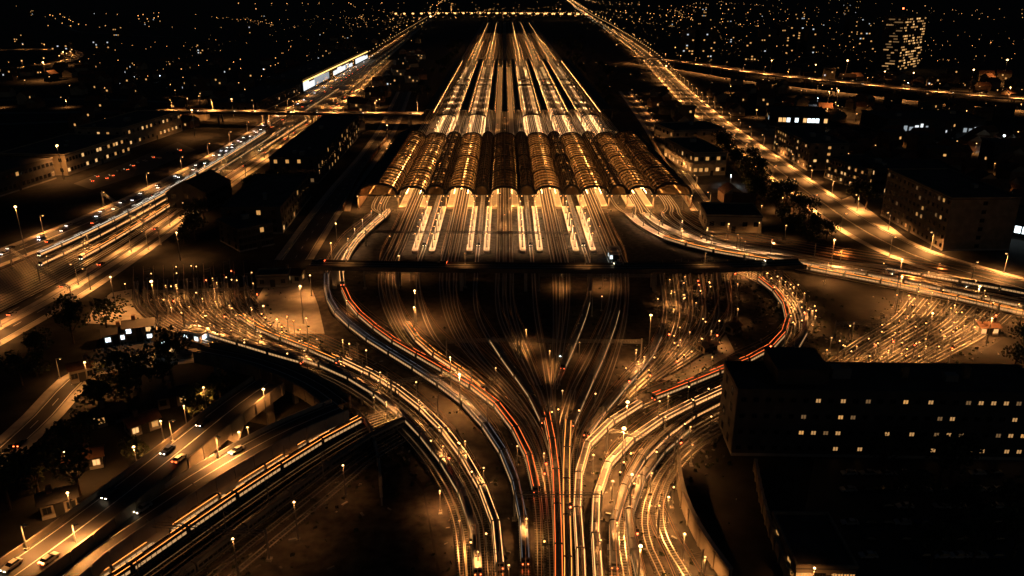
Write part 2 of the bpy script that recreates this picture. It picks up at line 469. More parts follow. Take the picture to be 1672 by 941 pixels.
def train(key, start, n, label, body='train_silver', win='train_window', strip=None, toward=True, group=None, path=None, zz=0.0):
    if path is None: path, z = TRACKS[key]; z += .32
    else: z = zz
    M = train_meshes(body, win, strip)
    free_n = 0
    for k in range(n):
        s = start + k * 9.9
        if s > plen(path) - 5: break
        q, _ = at(path, s)
        if any((q - t).length < (1.55 if j == 0 else 1.4) for j, t in ((1, t) for t in TPTS)): break
        free_n += 1
    if free_n < 3: print('dropped', label); return None
    n = free_n
    for k in range(n * 5): TPTS.append(at(path, start + (k - 2) * 1.98)[0])
    p0, d0 = at(path, start)
    root = empty('passenger_train', (p0.x, p0.y, z), label, 'train', group)
    for k in range(n):
        s = start + k * 9.9
        if s > plen(path) - 5: break
        a, d1 = at(path, max(0, s - 3.3)); b, d2 = at(path, s + 3.3)
        c = (a + b) / 2; d = (b - a).normalized(); rz = heading(d)
        o = link('carriage', M['b'], root, (c.x - p0.x, c.y - p0.y, 0), rz); o.scale = (.5, .5, .5)
        link('roof_equipment', M['rf'], o)
        link('window', M['w'], o, (1.4, 0, 0)); link('window', M['w'], o, (-1.4, 0, 0))
        link('bogie', M['bo'], o, (0, 6.5, 0)); link('bogie', M['bo'], o, (0, -6.5, 0))
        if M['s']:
            link('added_trail_strip', M['s'], o, (1.0, 0, 3.49)); link('added_trail_strip', M['s'], o, (-1.0, 0, 3.49))
        last = k == n - 1 or s + 9.9 > plen(path) - 5
        if k == 0:
            e = Matrix.Rotation(math.pi, 4, 'Z')
            w = link('windscreen', M['ws'], o, (0, 0, 0), math.pi)
            for x in (-.8, .8): link('headlight' if toward else 'taillight', M['h'] if toward else M['t'], o, (x, -9.62, 1.2), math.pi if toward else 0)
        if last:
            link('windscreen', M['ws'], o)
            for x in (-.8, .8): link('taillight' if toward else 'headlight', M['t'] if toward else M['h'], o, (x, 9.62, 1.2), math.pi if toward else 0)
    return root
#@@PART2
# ------------------------------------------------------------------ buildings
WM = {}
def window_mesh(w, h, m):
    k = (round(w, 2), round(h, 2), m)
    if k not in WM:
        b = MB(); b.face([(-w / 2, -.04, -h / 2), (w / 2, -.04, -h / 2), (w / 2, -.04, h / 2), (-w / 2, -.04, h / 2)], m)
        t = .08
        for x0, x1, z0, z1 in ((-w / 2 - t, -w / 2, -h / 2 - t, h / 2 + t), (w / 2, w / 2 + t, -h / 2 - t, h / 2 + t), (-w / 2, w / 2, -h / 2 - t, -h / 2), (-w / 2, w / 2, h / 2, h / 2 + t), (-.04, .04, -h / 2, h / 2)):
            b.box(x0, x1, -.09, .0, z0, z1, 'paint_white' if m != 'glass_dark' else 'dark_metal')
        WM[k] = b.mesh('window')
    return WM[k]
NB = [0]
def building(p0, p1, depth, h, label, wall='plaster', roof='roof_dark', rows=3, cols=8, lit=.25, lits=('window_warm', 'window_gold', 'window_dim'), side=None, cat='building', name='building', ww=1.5, wh=1.5, pitched=False, door=True, group=None, plant=True, gsill=1.0, sidew=True, slit=None, dark=0):
    """box building: front facade from p0 to p1 (left to right as one faces it), depth behind it"""
    NB[0] += 1
    a = Vector((p0.x, p0.y, 0)); b = Vector((p1.x, p1.y, 0)); L = (b - a).length
    rz = math.atan2(b.y - a.y, b.x - a.x)
    root = empty(name, a, label, cat, group, rz)
    m = MB()
    m.box(0, L, 0, depth, 0, h, wall); m.box(-.06, L + .06, -.06, depth + .06, 0, .6, 'concrete')
    for k in range(1, rows): m.box(-.05, L + .05, -.05, depth + .05, k * h / rows - .12, k * h / rows + .06, wall)
    m.obj('wall', root)
    r = MB()
    if pitched:
        q = min(depth, L) * .28; o = .5; z = h + .01
        r.face([(-o, -o, z), (L + o, -o, z), (L + o, depth / 2, z + q), (-o, depth / 2, z + q)], roof)
        r.face([(L + o, depth + o, z), (-o, depth + o, z), (-o, depth / 2, z + q), (L + o, depth / 2, z + q)], roof)
        r.face([(-.01, 0, z), (-.01, depth / 2, z + q - .2), (-.01, depth, z)], wall); r.face([(L + .01, depth, z), (L + .01, depth / 2, z + q - .2), (L + .01, 0, z)], wall)
    else:
        r.box(-.2, L + .2, -.2, depth + .2, h + .003, h + .25, roof)
        for x0, x1, y0, y1 in ((-.2, L + .2, -.2, .1), (-.2, L + .2, depth - .1, depth + .2), (-.2, .1, .1, depth - .1), (L - .1, L + .2, .1, depth - .1)): r.box(x0, x1, y0, y1, h + .255, h + .75, wall)
    ro = r.obj('roof', root)
    if plant and not pitched:
        for k in range(max(1, int(L / 22))):
            c = MB(); x = R.uniform(2, L - 4); y = R.uniform(depth * .3, depth * .7); s = R.uniform(1, 2.4)
            c.box(x, x + s * 1.4, y, y + s, h + .26, h + .26 + s * .8, 'grey_metal'); c.obj('vent_box', ro)
    elif pitched:
        c = MB(); x = R.uniform(L * .2, L * .8); c.box(x, x + .8, depth * .5 - .4, depth * .5 + .4, h, h + min(depth, L) * .28 + 1.1, 'brick'); c.obj('chimney', ro)
    fh = h / rows
    ww = min(ww, L / cols * .8)
    for i in range(rows):
        for j in range(cols):
            x = (j + .5) * L / cols; z = i * fh + fh * .55
            if i == 0 and door and j == cols // 2:
                d = MB(); d.box(x - .7, x + .7, -.08, 0, 0, 2.3, 'dark_metal'); d.obj('door', root); continue
            mt = R.choice(lits) if R.random() < lit and j >= dark else 'glass_dark'
            link('window', window_mesh(ww, min(wh, fh * .7), mt), root, (x, 0, z))
    if sidew:
        n = max(1, min(int(depth / 5), 100 // max(rows, 1) - cols))
        for i in range(rows):
            for j in range(n):
                y = (j + .5) * depth / n; z = i * fh + fh * .55
                mt = R.choice(lits) if R.random() < (lit if slit is None else slit) else 'glass_dark'
                left = (Vector((a.x, a.y)).dot(Vector((b.x - a.x, b.y - a.y)))) > 0
                o = link('window', window_mesh(1.3, min(wh, fh * .7), mt), root, (0 if left else L, y, z)); o.rotation_euler.z = -math.pi / 2 if left else math.pi / 2
    for s in range(0, int(L) + 1, 4):
        for t in range(0, int(depth) + 1, 4):
            w = Matrix.Rotation(rz, 3, 'Z') @ Vector((s, t, 0)) + a; occ(w.x, w.y, 3)
    return root

# ------------------------------------------------------------------ railway lines
SX = lambda px: P(px, 342).x
YF = P(824, 342).y                               # mouth of the train shed
YB = P(824, 217, 9).y                            # its far end
YC0, YC1 = P(824, 196).y, P(824, 107).y          # far platform canopies
YT = P(824, 36).y
VX = [586, 651, 697, 729, 775, 800, 848, 873, 919, 947, 994, 1024, 1067, 1128]
VX = [SX(x) for x in VX]
WIDE = [0, 1, 3, 5, 7, 9, 11, 12]                # the others are narrow vaults
ST = []                                          # (vault, x) of every station track
for v in range(13):
    c = (VX[v] + VX[v + 1]) / 2; w = VX[v + 1] - VX[v]
    if v in WIDE: ST += [(v, c - 2.1), (v, c), (v, c + 2.1)]
    else: ST += [(v, c)]
ORD = ['first', 'second', 'third', 'fourth', 'fifth', 'sixth', 'seventh', 'eighth', 'ninth', 'tenth', 'eleventh', 'twelfth', 'thirteenth', 'fourteenth', 'fifteenth', 'sixteenth', 'seventeenth', 'eighteenth', 'nineteenth', 'twentieth', 'twenty-first', 'twenty-second'] + ['twenty-' + x for x in 'third fourth fifth sixth seventh eighth ninth'.split()] + ['thirtieth', 'thirty-first']
GUIDES = [
 (603, [(603, 440), (608, 500), (655, 575), (745, 632), (825, 695), (868, 765), (885, 850), (889, 941), (890, 1010)]),
 (700, [(700, 440), (705, 500), (730, 560), (800, 625), (860, 690), (890, 760), (901, 850), (906, 941), (907, 1010)]),
 (790, [(790, 440), (792, 520), (838, 600), (880, 665), (902, 730), (910, 800), (914, 870), (916, 941), (917, 1010)]),
 (880, [(880, 440), (885, 510), (895, 590), (902, 660), (912, 740), (918, 810), (922, 880), (924, 941), (924, 1010)]),
 (985, [(985, 440), (978, 505), (940, 580), (905, 640), (898, 710), (918, 790), (928, 870), (931, 941), (931, 1010)]),
 (1041, [(1041, 440), (1045, 520), (1040, 590), (1020, 660), (965, 740), (945, 820), (940, 880), (940, 941), (940, 1010)])]
def blend(A, B, t): return [(a[0] + (b[0] - a[0]) * t, a[1] + (b[1] - a[1]) * t) for a, b in zip(A, B)]
def guide(x):
    for (xa, A), (xb, B) in zip(GUIDES, GUIDES[1:]):
        if x <= xb: return blend(A, B, max(0, (x - xa) / (xb - xa)))
    return GUIDES[-1][1]
def pxof(w):
    d = w - Vector((0, 0, H)); z = d.dot(_f); return 836 + FPX * d.dot(_r) / z, 470.5 - FPX * d.dot(_u) / z
def near(path, px, py):
    t = P(px, py); best = (1e9, 0); s = 0
    for a, b in zip(path, path[1:]):
        D = (a - t).length
        if D < best[0]: best = (D, s)
        s += (b - a).length
    return best[1]
def family(name, A, B, n, label, group, **kw):
    for k in range(n):
        t = k / max(1, n - 1)
        track(pxpath(blend(A, B, t), 3), label.format(ORD[k]), group, key=(name, k), **kw)
F1A = [(222, 462), (228, 505), (290, 545), (400, 580), (500, 606), (590, 652), (680, 735), (740, 835), (756, 941), (758, 1010)]
F1B = [(400, 452), (410, 505), (455, 545), (540, 582), (650, 640), (735, 715), (795, 810), (818, 880), (822, 941), (822, 1010)]
F7A = [(1195, 442), (1234, 460), (1263, 482), (1281, 507), (1285, 532), (1274, 558), (1244, 584), (1150, 625), (1040, 672), (962, 735), (943, 810), (945, 880), (949, 941), (950, 1010)]
F7B = [(1240, 448), (1274, 468), (1297, 492), (1311, 518), (1313, 545), (1302, 570), (1274, 596), (1180, 645), (1080, 695), (1000, 760), (972, 840), (973, 900), (976, 941), (977, 1010)]
family('H', F7A, F7B, 6, '{} track of the big right hand loop counted from inside', 'right loop tracks')
family('C', [(880, 640), (893, 690), (905, 760), (910, 850), (912, 941), (912, 1010)], [(936, 640), (929, 690), (925, 760), (925, 850), (927, 941), (927, 1010)], 2, '{} of the two red lit tracks in the heart of the trunk', 'trunk tracks')
order = sorted(range(len(ST)), key=lambda i: (0 if i in (1, 2, 9, 12) else 1, abs(ST[i][1] - SX(860))))
for i in order:
    v, x = ST[i]
    back = [Vector((x, y, 0)) for y in (YT, YC1, YB, (YB + YF) / 2, YF)]
    if 1 <= v <= 9:
        x440 = pxof(Vector((x, P(824, 440).y, 0)))[0]
        g = guide(x440)
        front = [P(*q) for q in g]
        lab = '%s station track from the west running under the arched shed into the throat' % ORD[i]
        path = catmull(back + [Vector((x, P(824, 400).y, 0))] + front, 3)
    elif v == 0:
        dx = (x - (VX[0] + VX[1]) / 2)
        g = [(634, 352), (612, 372), (582, 402), (566, 428), (558, 455), (574, 505), (632, 558), (722, 612), (802, 664), (856, 740), (878, 830), (883, 941), (884, 1010)] if dx > 0 else [(622, 352), (598, 375), (562, 405), (545, 430), (534, 455), (545, 510), (596, 558), (680, 612), (762, 672), (826, 760), (852, 850), (858, 941), (858, 1010)]
        path = catmull(back + [P(*q) for q in g], 3)
        lab = 'curving track under the leftmost vault swinging into the %s throat curve' % ('inner' if dx > 0 else 'outer')
    else:
        k = {10: 0, 11: 1, 12: 3}[v] + ((x - (VX[v] + VX[v + 1]) / 2) / 2.1 + 1) * .6
        A = [(1012, 352), (1030, 372), (1072, 396), (1150, 418), (1240, 434), (1330, 452), (1420, 470), (1520, 492), (1640, 520), (1800, 556)]
        B = [(1105, 352), (1130, 372), (1170, 392), (1240, 408), (1310, 420), (1390, 434), (1480, 448), (1560, 462), (1660, 480), (1800, 508)]
        path = catmull(back + [P(*q) for q in blend(A, B, k / 4)], 3)
        lab = '%s track of the bundle curving away to the right from the shed' % ORD[i - 26]
    track(path, lab, 'station tracks', key=('S', i))
family('A', F1A, F1B, 12, '{} track of the wide left fan counted from its outer side', 'left fan tracks')
F8A = [(1300, 600), (1200, 652), (1110, 702), (1040, 770), (1005, 850), (1002, 900), (1004, 941), (1006, 1010)]
F8B = [(1300, 668), (1220, 690), (1150, 725), (1100, 775), (1078, 830), (1085, 880), (1120, 941), (1160, 1010)]
family('J', F8A, F8B, 7, '{} track of the lower right curve beside the retaining wall', 'lower right tracks')
F9A = [(1080, 450), (1085, 520), (1060, 590), (1010, 650), (955, 725), (941, 800)]
F9B = [(1185, 450), (1190, 520), (1160, 565), (1080, 618), (1005, 672), (950, 740)]
family('K', F9A, F9B, 6, '{} siding of the middle right yard beside the tall mast', 'middle right sidings')
family('Y', [(1340, 602), (1400, 560), (1460, 522), (1490, 488)], [(1500, 606), (1560, 575), (1620, 540), (1660, 505)], 9, '{} siding of the far right yard above the dark block', 'far right sidings')
LA = [(-80, 452), (110, 378), (230, 325), (350, 262), (480, 180), (600, 101), (705, 30)]
LB = [(-80, 590), (110, 482), (240, 395), (350, 312), (450, 245), (530, 190), (610, 118)]
family('L', blend(LA, LB, .2), blend(LA, LB, .72), 15, '{} line of the left main corridor counted from the white headlight road', 'left corridor lines', sleepers=False, merge=False)
family('B', [(70, 1015), (180, 945), (330, 842), (450, 765), (560, 700), (640, 672)], [(300, 1010), (430, 900), (540, 810), (620, 745), (690, 705)] + [(700, 700)], 7, '{} dark siding of the bottom left yard under the viaducts', 'bottom left sidings', merge=False)

# ------------------------------------------------------------------ train shed
shed = empty('train_shed', (0, YF, 0), 'broad train shed of thirteen glowing arched glass vaults over the platforms', 'train shed')
def arc(x0, x1, zs, zc, n):
    c = (x0 + x1) / 2; a = (x1 - x0) / 2
    return [(c - a * math.cos(math.pi * k / n), zs + (zc - zs) * math.sin(math.pi * k / n) ** .8) for k in range(n + 1)]
DEP = YB - YF
NBAY = 24
for v in range(13):
    x0, x1 = VX[v] + .35, VX[v + 1] - .35
    wide = v in WIDE
    zs, zc = (5.9, 8.9) if wide else (6.1, 9.4)
    if v in (0, 12): zc = 10.0
    n = 10
    A = arc(x0, x1, zs, zc, n)
    m = MB(); sk = MB()
    for b in range(NBAY):
        y0, y1 = DEP * b / NBAY, DEP * (b + 1) / NBAY
        patch = R.random()
        for k in range(n):
            (xa, za), (xb, zb) = A[k], A[k + 1]
            q = [(xa, y0, za), (xb, y0, zb), (xb, y1, zb), (xa, y1, za)]
            if v == 0: mt = 'roof_dark' if k < 5 else ('clear_glass' if k in (6, 7) and patch < .7 else 'dusty_glass')
            elif v == 12: mt = 'roof_dark' if k > 5 else ('clear_glass' if k == 5 and patch < .6 else 'sooty_glass')
            elif not wide: mt = 'sooty_glass' if v in (4, 6) else ('clear_glass' if k in (3, 6) and patch < .6 else 'sooty_glass')
            elif v == 5: mt = 'clear_glass' if k in (1, 8) and patch < .85 else 'sooty_glass'
            elif v == 1: mt = 'clear_glass' if k in (5, 7, 8) and patch < .4 else 'dusty_glass'
            else: mt = 'clear_glass' if k == 5 and patch < .75 else 'dusty_glass'
            (sk if mt == 'clear_glass' else m).face(q, mt)
    vo = m.obj('roof_vault', shed)
    if sk.f: sk.obj('skylight', vo)
    rb = MB()
    for b in range(NBAY + 1):
        y = DEP * b / NBAY; big = b % 6 == 0
        for k in range(n):
            (xa, za), (xb, zb) = A[k], A[k + 1]
            rb.tube((xa, y, za + .04), (xb, y, zb + .04), .6 if big else .3, .6 if big else .3, 4, 'dark_metal')
    for k in range(1, n):
        rb.tube((A[k][0], 0, A[k][1] + .05), (A[k][0], DEP, A[k][1] + .05), .15 if k != 5 else .3, .15 if k != 5 else .3, 4, 'dark_metal')
    rb.obj('roof_rib', vo)
    g = MB()                                       # front arch and, on the narrow vaults, a glazed gable
    for k in range(n):
        (xa, za), (xb, zb) = A[k], A[k + 1]
        g.tube((xa, -.3, za), (xb, -.3, zb), .28, .28, 6, 'bridge_steel')
    if not wide or v in (0, 12):
        z0 = zs - .3
        for k in range(n):
            (xa, za), (xb, zb) = A[k], A[k + 1]
            g.face([(xa, -.1, z0), (xb, -.1, z0), (xb, -.1, zb), (xa, -.1, za)], 'dusty_glass')
        for k in range(1, n): g.tube((A[k][0], -.14, z0), (A[k][0], -.14, A[k][1]), .06, .06, 4, 'bridge_steel')
        g.tube((x0, -.2, z0), (x1, -.2, z0), .18, .18, 4, 'bridge_steel')
    g.obj('gable_arch', vo)
for v in range(14):
    gt = MB(); gt.box(VX[v] - .35, VX[v] + .35, 0, DEP, 5.8, 6.05, 'bridge_steel'); gt.obj('valley_gutter', shed)
    for k in range(7):
        y = DEP * k / 6 * .985 + .8
        c = MB(); c.tube((VX[v], y, 0), (VX[v], y, 5.8), .3, .22, 8, 'stone'); c.box(VX[v] - .45, VX[v] + .45, y - .45, y + .45, 0, .5, 'stone')
        if k == 0:
            for sx in (-1, 1): c.tube((VX[v], y, 4.4), (VX[v] + sx * 1.6, y, 6.1), .12, .12, 5, 'bridge_steel')
        c.obj('column', shed)
m = MB()
m.box(VX[0] - .3, VX[0] + .05, 1, DEP, 0, 5.6, 'brick'); m.obj('side_wall', shed)
# platforms inside the shed, and the paired platforms reaching out of it
def platform(path, x_half, label, group='platforms', h=.95):
    a = path[0]; off = Vector((a.x, a.y, 0)); lp = [p - off for p in path]
    root = empty('platform', off, label, 'platform', group)
    b = MB(); b.sweep(lp, [(x_half - .25, 0), (x_half - .1, h - .15), (x_half, h - .15), (x_half, h), (-x_half, h), (-x_half, h - .15), (-x_half + .1, h - .15), (-x_half + .25, 0)], 'paving'); b.obj('slab', root)
    for s in (-1, 1):
        e = MB(); o = s * (x_half - .3); e.sweep(lp, [(o + .1, h + .012), (o - .1, h + .012)], 'paint_white', closed=False); e.obj('edge_line', root)
    return root
YP = P(824, 413).y
PL = []
for v in range(13):
    x0, x1 = VX[v], VX[v + 1]; c = (x0 + x1) / 2
    if v in WIDE and v not in (0, 12):
        for sx, nm in ((x0 + 1.5, 'left'), (x1 - 1.5, 'right')):
            platform([Vector((sx, y, 0)) for y in (YF + .5, YB - 20, YC1 - 30)], 1.35, 'pale lit platform inside the %s vault from the west on its %s side' % (ORD[v], nm))
    if v in (2, 4, 6, 8):
        for sx, nm in ((c - 2.75, 'left'), (c + 2.75, 'right')):
            o = 1.0
            pts = [Vector((sx, y, 0)) for y in (YP, YP + 2, YF - 6, YF + 1)]
            r_ = platform(pts, o, 'brightly lit narrow platform reaching out of the %s vault, %s of its train' % (ORD[v], nm), 'outer platforms')
            # rounded end
            e = MB(); n = 8
            ring = [(o * math.cos(-math.pi * k / n), .95 - .002), ] and [(o * math.cos(math.pi + math.pi * k / n), o * math.sin(math.pi + math.pi * k / n)) for k in range(n + 1)]
            e.face([(x, y - .01, .945) for x, y in ring], 'paving')
            for p, q in zip(ring, ring[1:]): e.face([(p[0], p[1] - .01, 0), (q[0], q[1] - .01, 0), (q[0], q[1] - .01, .945), (p[0], p[1] - .01, .945)], 'paving')
            e.obj('rounded_end', r_)
            for k in range(6):
                y = YP + 3 + k * (YF - YP - 4) / 6
                lamp(sx, y, 4.6, 'short platform lamp on the narrow outer platforms before the shed', 'outer platform lamps', br=.16, bulb='bulb_small', power=3400, name='platform_lamp', z=.95, col=(1, .5, .2))
cp = [[(1026, 352), (1046, 370), (1092, 394), (1160, 412), (1240, 427)], [(1052, 352), (1082, 373), (1130, 392), (1200, 410), (1290, 425)], [(632, 349), (616, 362), (592, 386), (574, 410), (562, 432)]]
for k, px in enumerate(cp):
    pth = pxpath(px, 4); lab = ['curved lit platform leaving the shed to the right, nearer one', 'curved lit platform leaving the shed to the right, farther one', 'curved lit platform bending left from the leftmost vault'][k]
    pth = offset(pth, 0)
    platform(pth, 1.5 if k < 2 else 1.2, lab, 'curved platforms')
    L = plen(pth); s = 6
    while s < L:
        p, d = at(pth, s); lamp(p.x, p.y, 4.6, 'short platform lamp on the curved platforms beside the shed', 'curved platform lamps', br=.16, bulb='bulb_small', power=3400, name='platform_lamp', z=.95, col=(1, .5, .2)); s += 11
for v in (1, 3, 7, 9, 11):
    for s in (-1, 1):
        x = VX[v] + 1.5 if s < 0 else VX[v + 1] - 1.5
        y = YB - 4
        while y < YC1 - 40:
            lamp(x, y, 4.4, 'platform lamp on the pale platform beyond the shed in the %s bay' % ORD[v], 'far platform lamps', br=.16, bulb='bulb_small', power=8000 if y < YC0 else 6500, name='platform_lamp', z=.95, col=(1, .5, .2)); y += 13 if y < YC0 else 32
# luminaire runs hung below the vaults and canopies
def tube_run(x, z, y0, y1, label, group, m='tube', r=.11, seg=6.0, gap=2.0):
    o = empty('strip_light', (x, y0, z), label, 'light', group)
    h = MB(); h.box(-.05, .05, 0, y1 - y0, r + .02, r + .1, 'grey_metal'); h.obj('housing', o)
    t = MB(); y = .5
    while y < y1 - y0 - seg:
        t.tube((0, y, 0), (0, y + seg, 0), r, r, 6, m); y += seg + gap
    t.obj('fluorescent_tube', o)
for v in range(13):
    c = (VX[v] + VX[v + 1]) / 2; w = VX[v + 1] - VX[v]
    if v in WIDE:
        for s in (-1, 1):
            tube_run(c + s * w * .24 + .1, 5.7, YF + 2, YB - 1, 'row of glowing tubes hung under the %s shed vault, %s row' % (ORD[v], 'left' if s < 0 else 'right'), 'shed tube lights', m='tube' if v != 5 else 'tube_soft')
        if v in (3, 7, 9, 11): tube_run(c + .45, 7.6, YF + 2, YB - 1, 'high row of glowing tubes under the crown of the %s vault' % ORD[v], 'shed tube lights', m='tube_soft', r=.2, seg=5, gap=3.5)
    else:
        tube_run(c + .0, 8.0, YF + 1.5, YB - 1, 'row of dim tubes under the narrow %s shed vault' % ORD[v], 'shed tube lights', m='tube_soft')
for v in range(14):
    for dx in ((-.9, .9) if 0 < v < 13 else (0,)):
        o = MB(); o.ball((0, 0, 0), .22, .22, .2, 'bulb_sodium', 8, 5)
        r_ = empty('arch_lamp', (VX[v] + dx, YF - .7, 5.4), 'globe lamp on the front arches of the train shed', 'lamp', 'arch lamps')
        o.obj('lamp_head', r_); o = MB(); o.tube((0, 0, .2), (0, .6, .5), .05, .05, 5, 'dark_metal'); o.obj('bracket', r_)
        light(r_, (0, 0, -.3), 2500)
# far platform canopies
for v in (0, 2, 4, 5, 6, 8, 10, 12):
    x0, x1 = VX[v] - .6, VX[v + 1] + .6
    if v == 5: x0, x1 = VX[5] + 2.2, VX[6] - 2.2
    if v in (0, 12): x0, x1 = (VX[0] + 3, VX[1] - 3.5) if v == 0 else (VX[12] + 3, VX[13])
    root = empty('platform_canopy', ((x0 + x1) / 2, YC0, 0), 'long dark arched canopy roof beyond the shed in line with its %s vault' % ORD[v], 'canopy', 'far platform canopies')
    x0 += 1.3; x1 -= 1.3; hw = (x1 - x0) / 2; A = arc(-hw, hw, 4.9, 6.6 if v != 5 else 5.6, 8); D = YC1 - YC0
    m = MB(); m.sweep([Vector((0, 0, 0)), Vector((0, D, 0))][::1], [(x, z) for x, z in A] + [(x, z - .12) for x, z in A[::-1]], 'roof_dark'); m.obj('roof', root)
    if v != 5:
        f = MB()
        for (xa, za), (xb, zb) in zip(A, A[1:]): f.tube((xa, -.2, za), (xb, -.2, zb), .2, .2, 5, 'bridge_steel')
        f.obj('end_arch', root)
    for s in (-1, 1):
        for k in range(10):
            c = MB(); c.tube((s * (hw - 1), 3 + k * (D - 6) / 9, 0), (s * (hw - 1), 3 + k * (D - 6) / 9, 5.3), .18, .14, 6, 'stone'); c.obj('column', root)
    for s in (-1, 1):
        if v == 0 and s < 0 or v == 12 and s > 0: continue
        tube_run((x0 + x1) / 2 + s * (hw + .25), 5.0, YC0, YC1, 'run of glowing tubes on the %s edge of the %s far canopy' % ('left' if s < 0 else 'right', ORD[v]), 'canopy edge lights', m='tube_soft', r=.055, seg=9, gap=3)
for v in (1, 3, 7, 9, 11):
    c = (VX[v] + VX[v + 1]) / 2
    mb = MB(); 
    for yy, nm in ((YB + (YC0 - YB) * .72, 0), (YC0 + (YC1 - YC0) * .36, 1), (YC0 + (YC1 - YC0) * .47, 2)):
        g = MB(); x0, x1 = VX[v] - .4, VX[v + 1] + .4
        A = arc(x0, x1, 5.6, 7.6 if nm == 0 else 6.6, 8)
        for dy in (0, 2.6):
            for (xa, za), (xb, zb) in zip(A, A[1:]): g.tube((xa, dy, za), (xb, dy, zb), .22, .22, 5, 'bridge_steel')
        for (xa, za) in A[1:-1]: g.tube((xa, 0, za), (xa, 2.6, za), .12, .12, 4, 'bridge_steel')
        o = g.obj('footbridge', loc=None) if False else None
        root = empty('arch_gantry', (0, yy, 0), 'dark arched gantry crossing the %s bright track bay beyond the shed, %s one' % (ORD[v], ['nearest', 'middle', 'farthest'][nm]), 'gantry', 'arched gantries')
        g.obj('arch', root)
        for xx in (x0, x1):
            p = MB(); p.tube((xx, 0, 0), (xx, 0, 5.7), .25, .2, 6, 'stone'); p.obj('post', root)
    for yy in range(int(YC1) + 10, int(YT) - 200, 46):
        lamp(c, yy, 7, 'distant track lamp in the rows beyond the canopies', 'distant track lamps', br=.4, bulb='bulb_small', power=22000 if yy < 1500 else 0, name='track_lamp')
for v in (1, 3, 7, 9, 11):
    for s in (-.36, .36):
        x = (VX[v] + VX[v + 1]) / 2 + s * (VX[v + 1] - VX[v])
        tube_run(x, 5.2, YC1 + 6, YC1 + 330, 'far run of glowing tubes beyond the canopies, %s of the %s bay' % ('left' if s < 0 else 'right', ORD[v]), 'far tube lights', m='tube_soft', r=.07, seg=7, gap=13)
        o = MB()
        r_ = empty('lamp_portal', (x, YC1 + 6, 0), 'slim posts carrying the far tube run, %s of the %s bay' % ('left' if s < 0 else 'right', ORD[v]), 'post')
        for k in range(9):
            o = MB(); o.tube((0, k * 40, 0), (0, k * 40, 5.4), .12, .1, 5, 'dark_metal'); o.obj('post', r_)
#@@PART3
# ------------------------------------------------------------------ bridges and viaducts
def bridge(px, z, width, label, name='road_bridge', girder=1.6, pier_gap=26, m='asphalt', wall='bridge_steel', parapet=1.1, group=None, arches=False, pier='concrete', zlist=None, step=5):
    pts = [P(x, y, z if zlist is None else zlist[i]) for i, (x, y) in enumerate(px)]
    path = catmull(pts, step)
    a = path[0]; off = Vector((a.x, a.y, 0)); lp = [p - off for p in path]
    root = empty(name, off, label, 'bridge', group); w = width / 2
    d = MB(); d.sweep(lp, [(w, 0), (w, -.35), (-w, -.35), (-w, 0)], m)
    for o in (0,): d.sweep(lp, [(.09, .012), (-.09, .012)], 'paint_white', closed=False)
    for o in (w - .7, -w + .7): d.sweep(lp, [(o + .08, .012), (o - .08, .012)], 'paint_white', closed=False)
    d.obj('deck', root)
    for s in (1, -1):
        g = MB(); prof = [(s * w + s * .25, parapet), (s * w + s * .25, -girder), (s * w + .0, -girder), (s * w + .0, parapet)]
        if s > 0: prof = prof[::-1]
        g.sweep(lp, prof, wall)
        L = plen(lp); k = 3
        while k < L:
            p, t = at(lp, k); q = Vector((t.y, -t.x, 0)); T = Matrix.Translation(p + q * (s * (w + .27))) @ Matrix.Rotation(heading(t), 4, 'Z')
            g.box(-.12, .12, -.2, .2, -girder, parapet - .05, wall, T); k += 4
        g.obj('parapet', root)
    L = plen(lp); k = pier_gap * .4
    while k < L:
        p, t = at(lp, k); T = Matrix.Translation(p) @ Matrix.Rotation(heading(t), 4, 'Z')
        c = MB()
        if arches:
            c.box(-w + .1, w - .1, -1.0, 1.0, -p.z, -.36, pier, T)
        else:
            for sx in (-w * .6, w * .6): c.box(sx - .45, sx + .45, -.45, .45, -p.z, -.36 - .5, pier, T)
            c.box(-w + .2, w - .2, -.6, .6, -.86, -.36, pier, T)
        c.obj('pier', root); k += pier_gap
    if arches:
        # spandrel walls between the piers
        for s in (1, -1):
            c = MB(); k = pier_gap * .4 + .0
            while k + pier_gap < L:
                n = 8
                for i in range(n):
                    f0, f1 = i / n, (i + 1) / n
                    p, t = at(lp, k + f0 * pier_gap); p2, t2 = at(lp, k + f1 * pier_gap)
                    q = Vector((t.y, -t.x, 0)) * (s * (w - .05)); q2 = Vector((t2.y, -t2.x, 0)) * (s * (w - .05))
                    b0 = -.4 - (p.z * .75) * (abs(f0 * 2 - 1) ** 2.2); b1 = -.4 - (p.z * .75) * (abs(f1 * 2 - 1) ** 2.2)
                    c.face([p + q + Vector((0, 0, b0 - .3)), p2 + q2 + Vector((0, 0, b1 - .3)), p2 + q2 + Vector((0, 0, -.3)), p + q + Vector((0, 0, -.3))], pier)
                k += pier_gap
            c.obj('spandrel_wall', root)
    occpath(path, w + 2)
    return path
OV = bridge([(505, 432), (620, 434), (760, 436), (900, 437), (1040, 437), (1180, 435), (1310, 430)], 6.5, 5.2, 'long dark girder bridge crossing the whole station throat', girder=.75, parapet=.5, pier_gap=18)
MIDB = bridge([(250, 181), (400, 182), (520, 184), (690, 186)], 7.5, 10, 'lit road bridge crossing the left corridor towards the shed', pier_gap=30, parapet=.35, girder=1.0)
V1 = bridge([(-40, 985), (60, 915), (180, 826), (300, 732), (390, 660), (438, 626)], 6, 7.2, 'tall road viaduct with arched side in the lower left corner', 'viaduct', arches=True, pier='stone', wall='stone', parapet=.9, pier_gap=11)
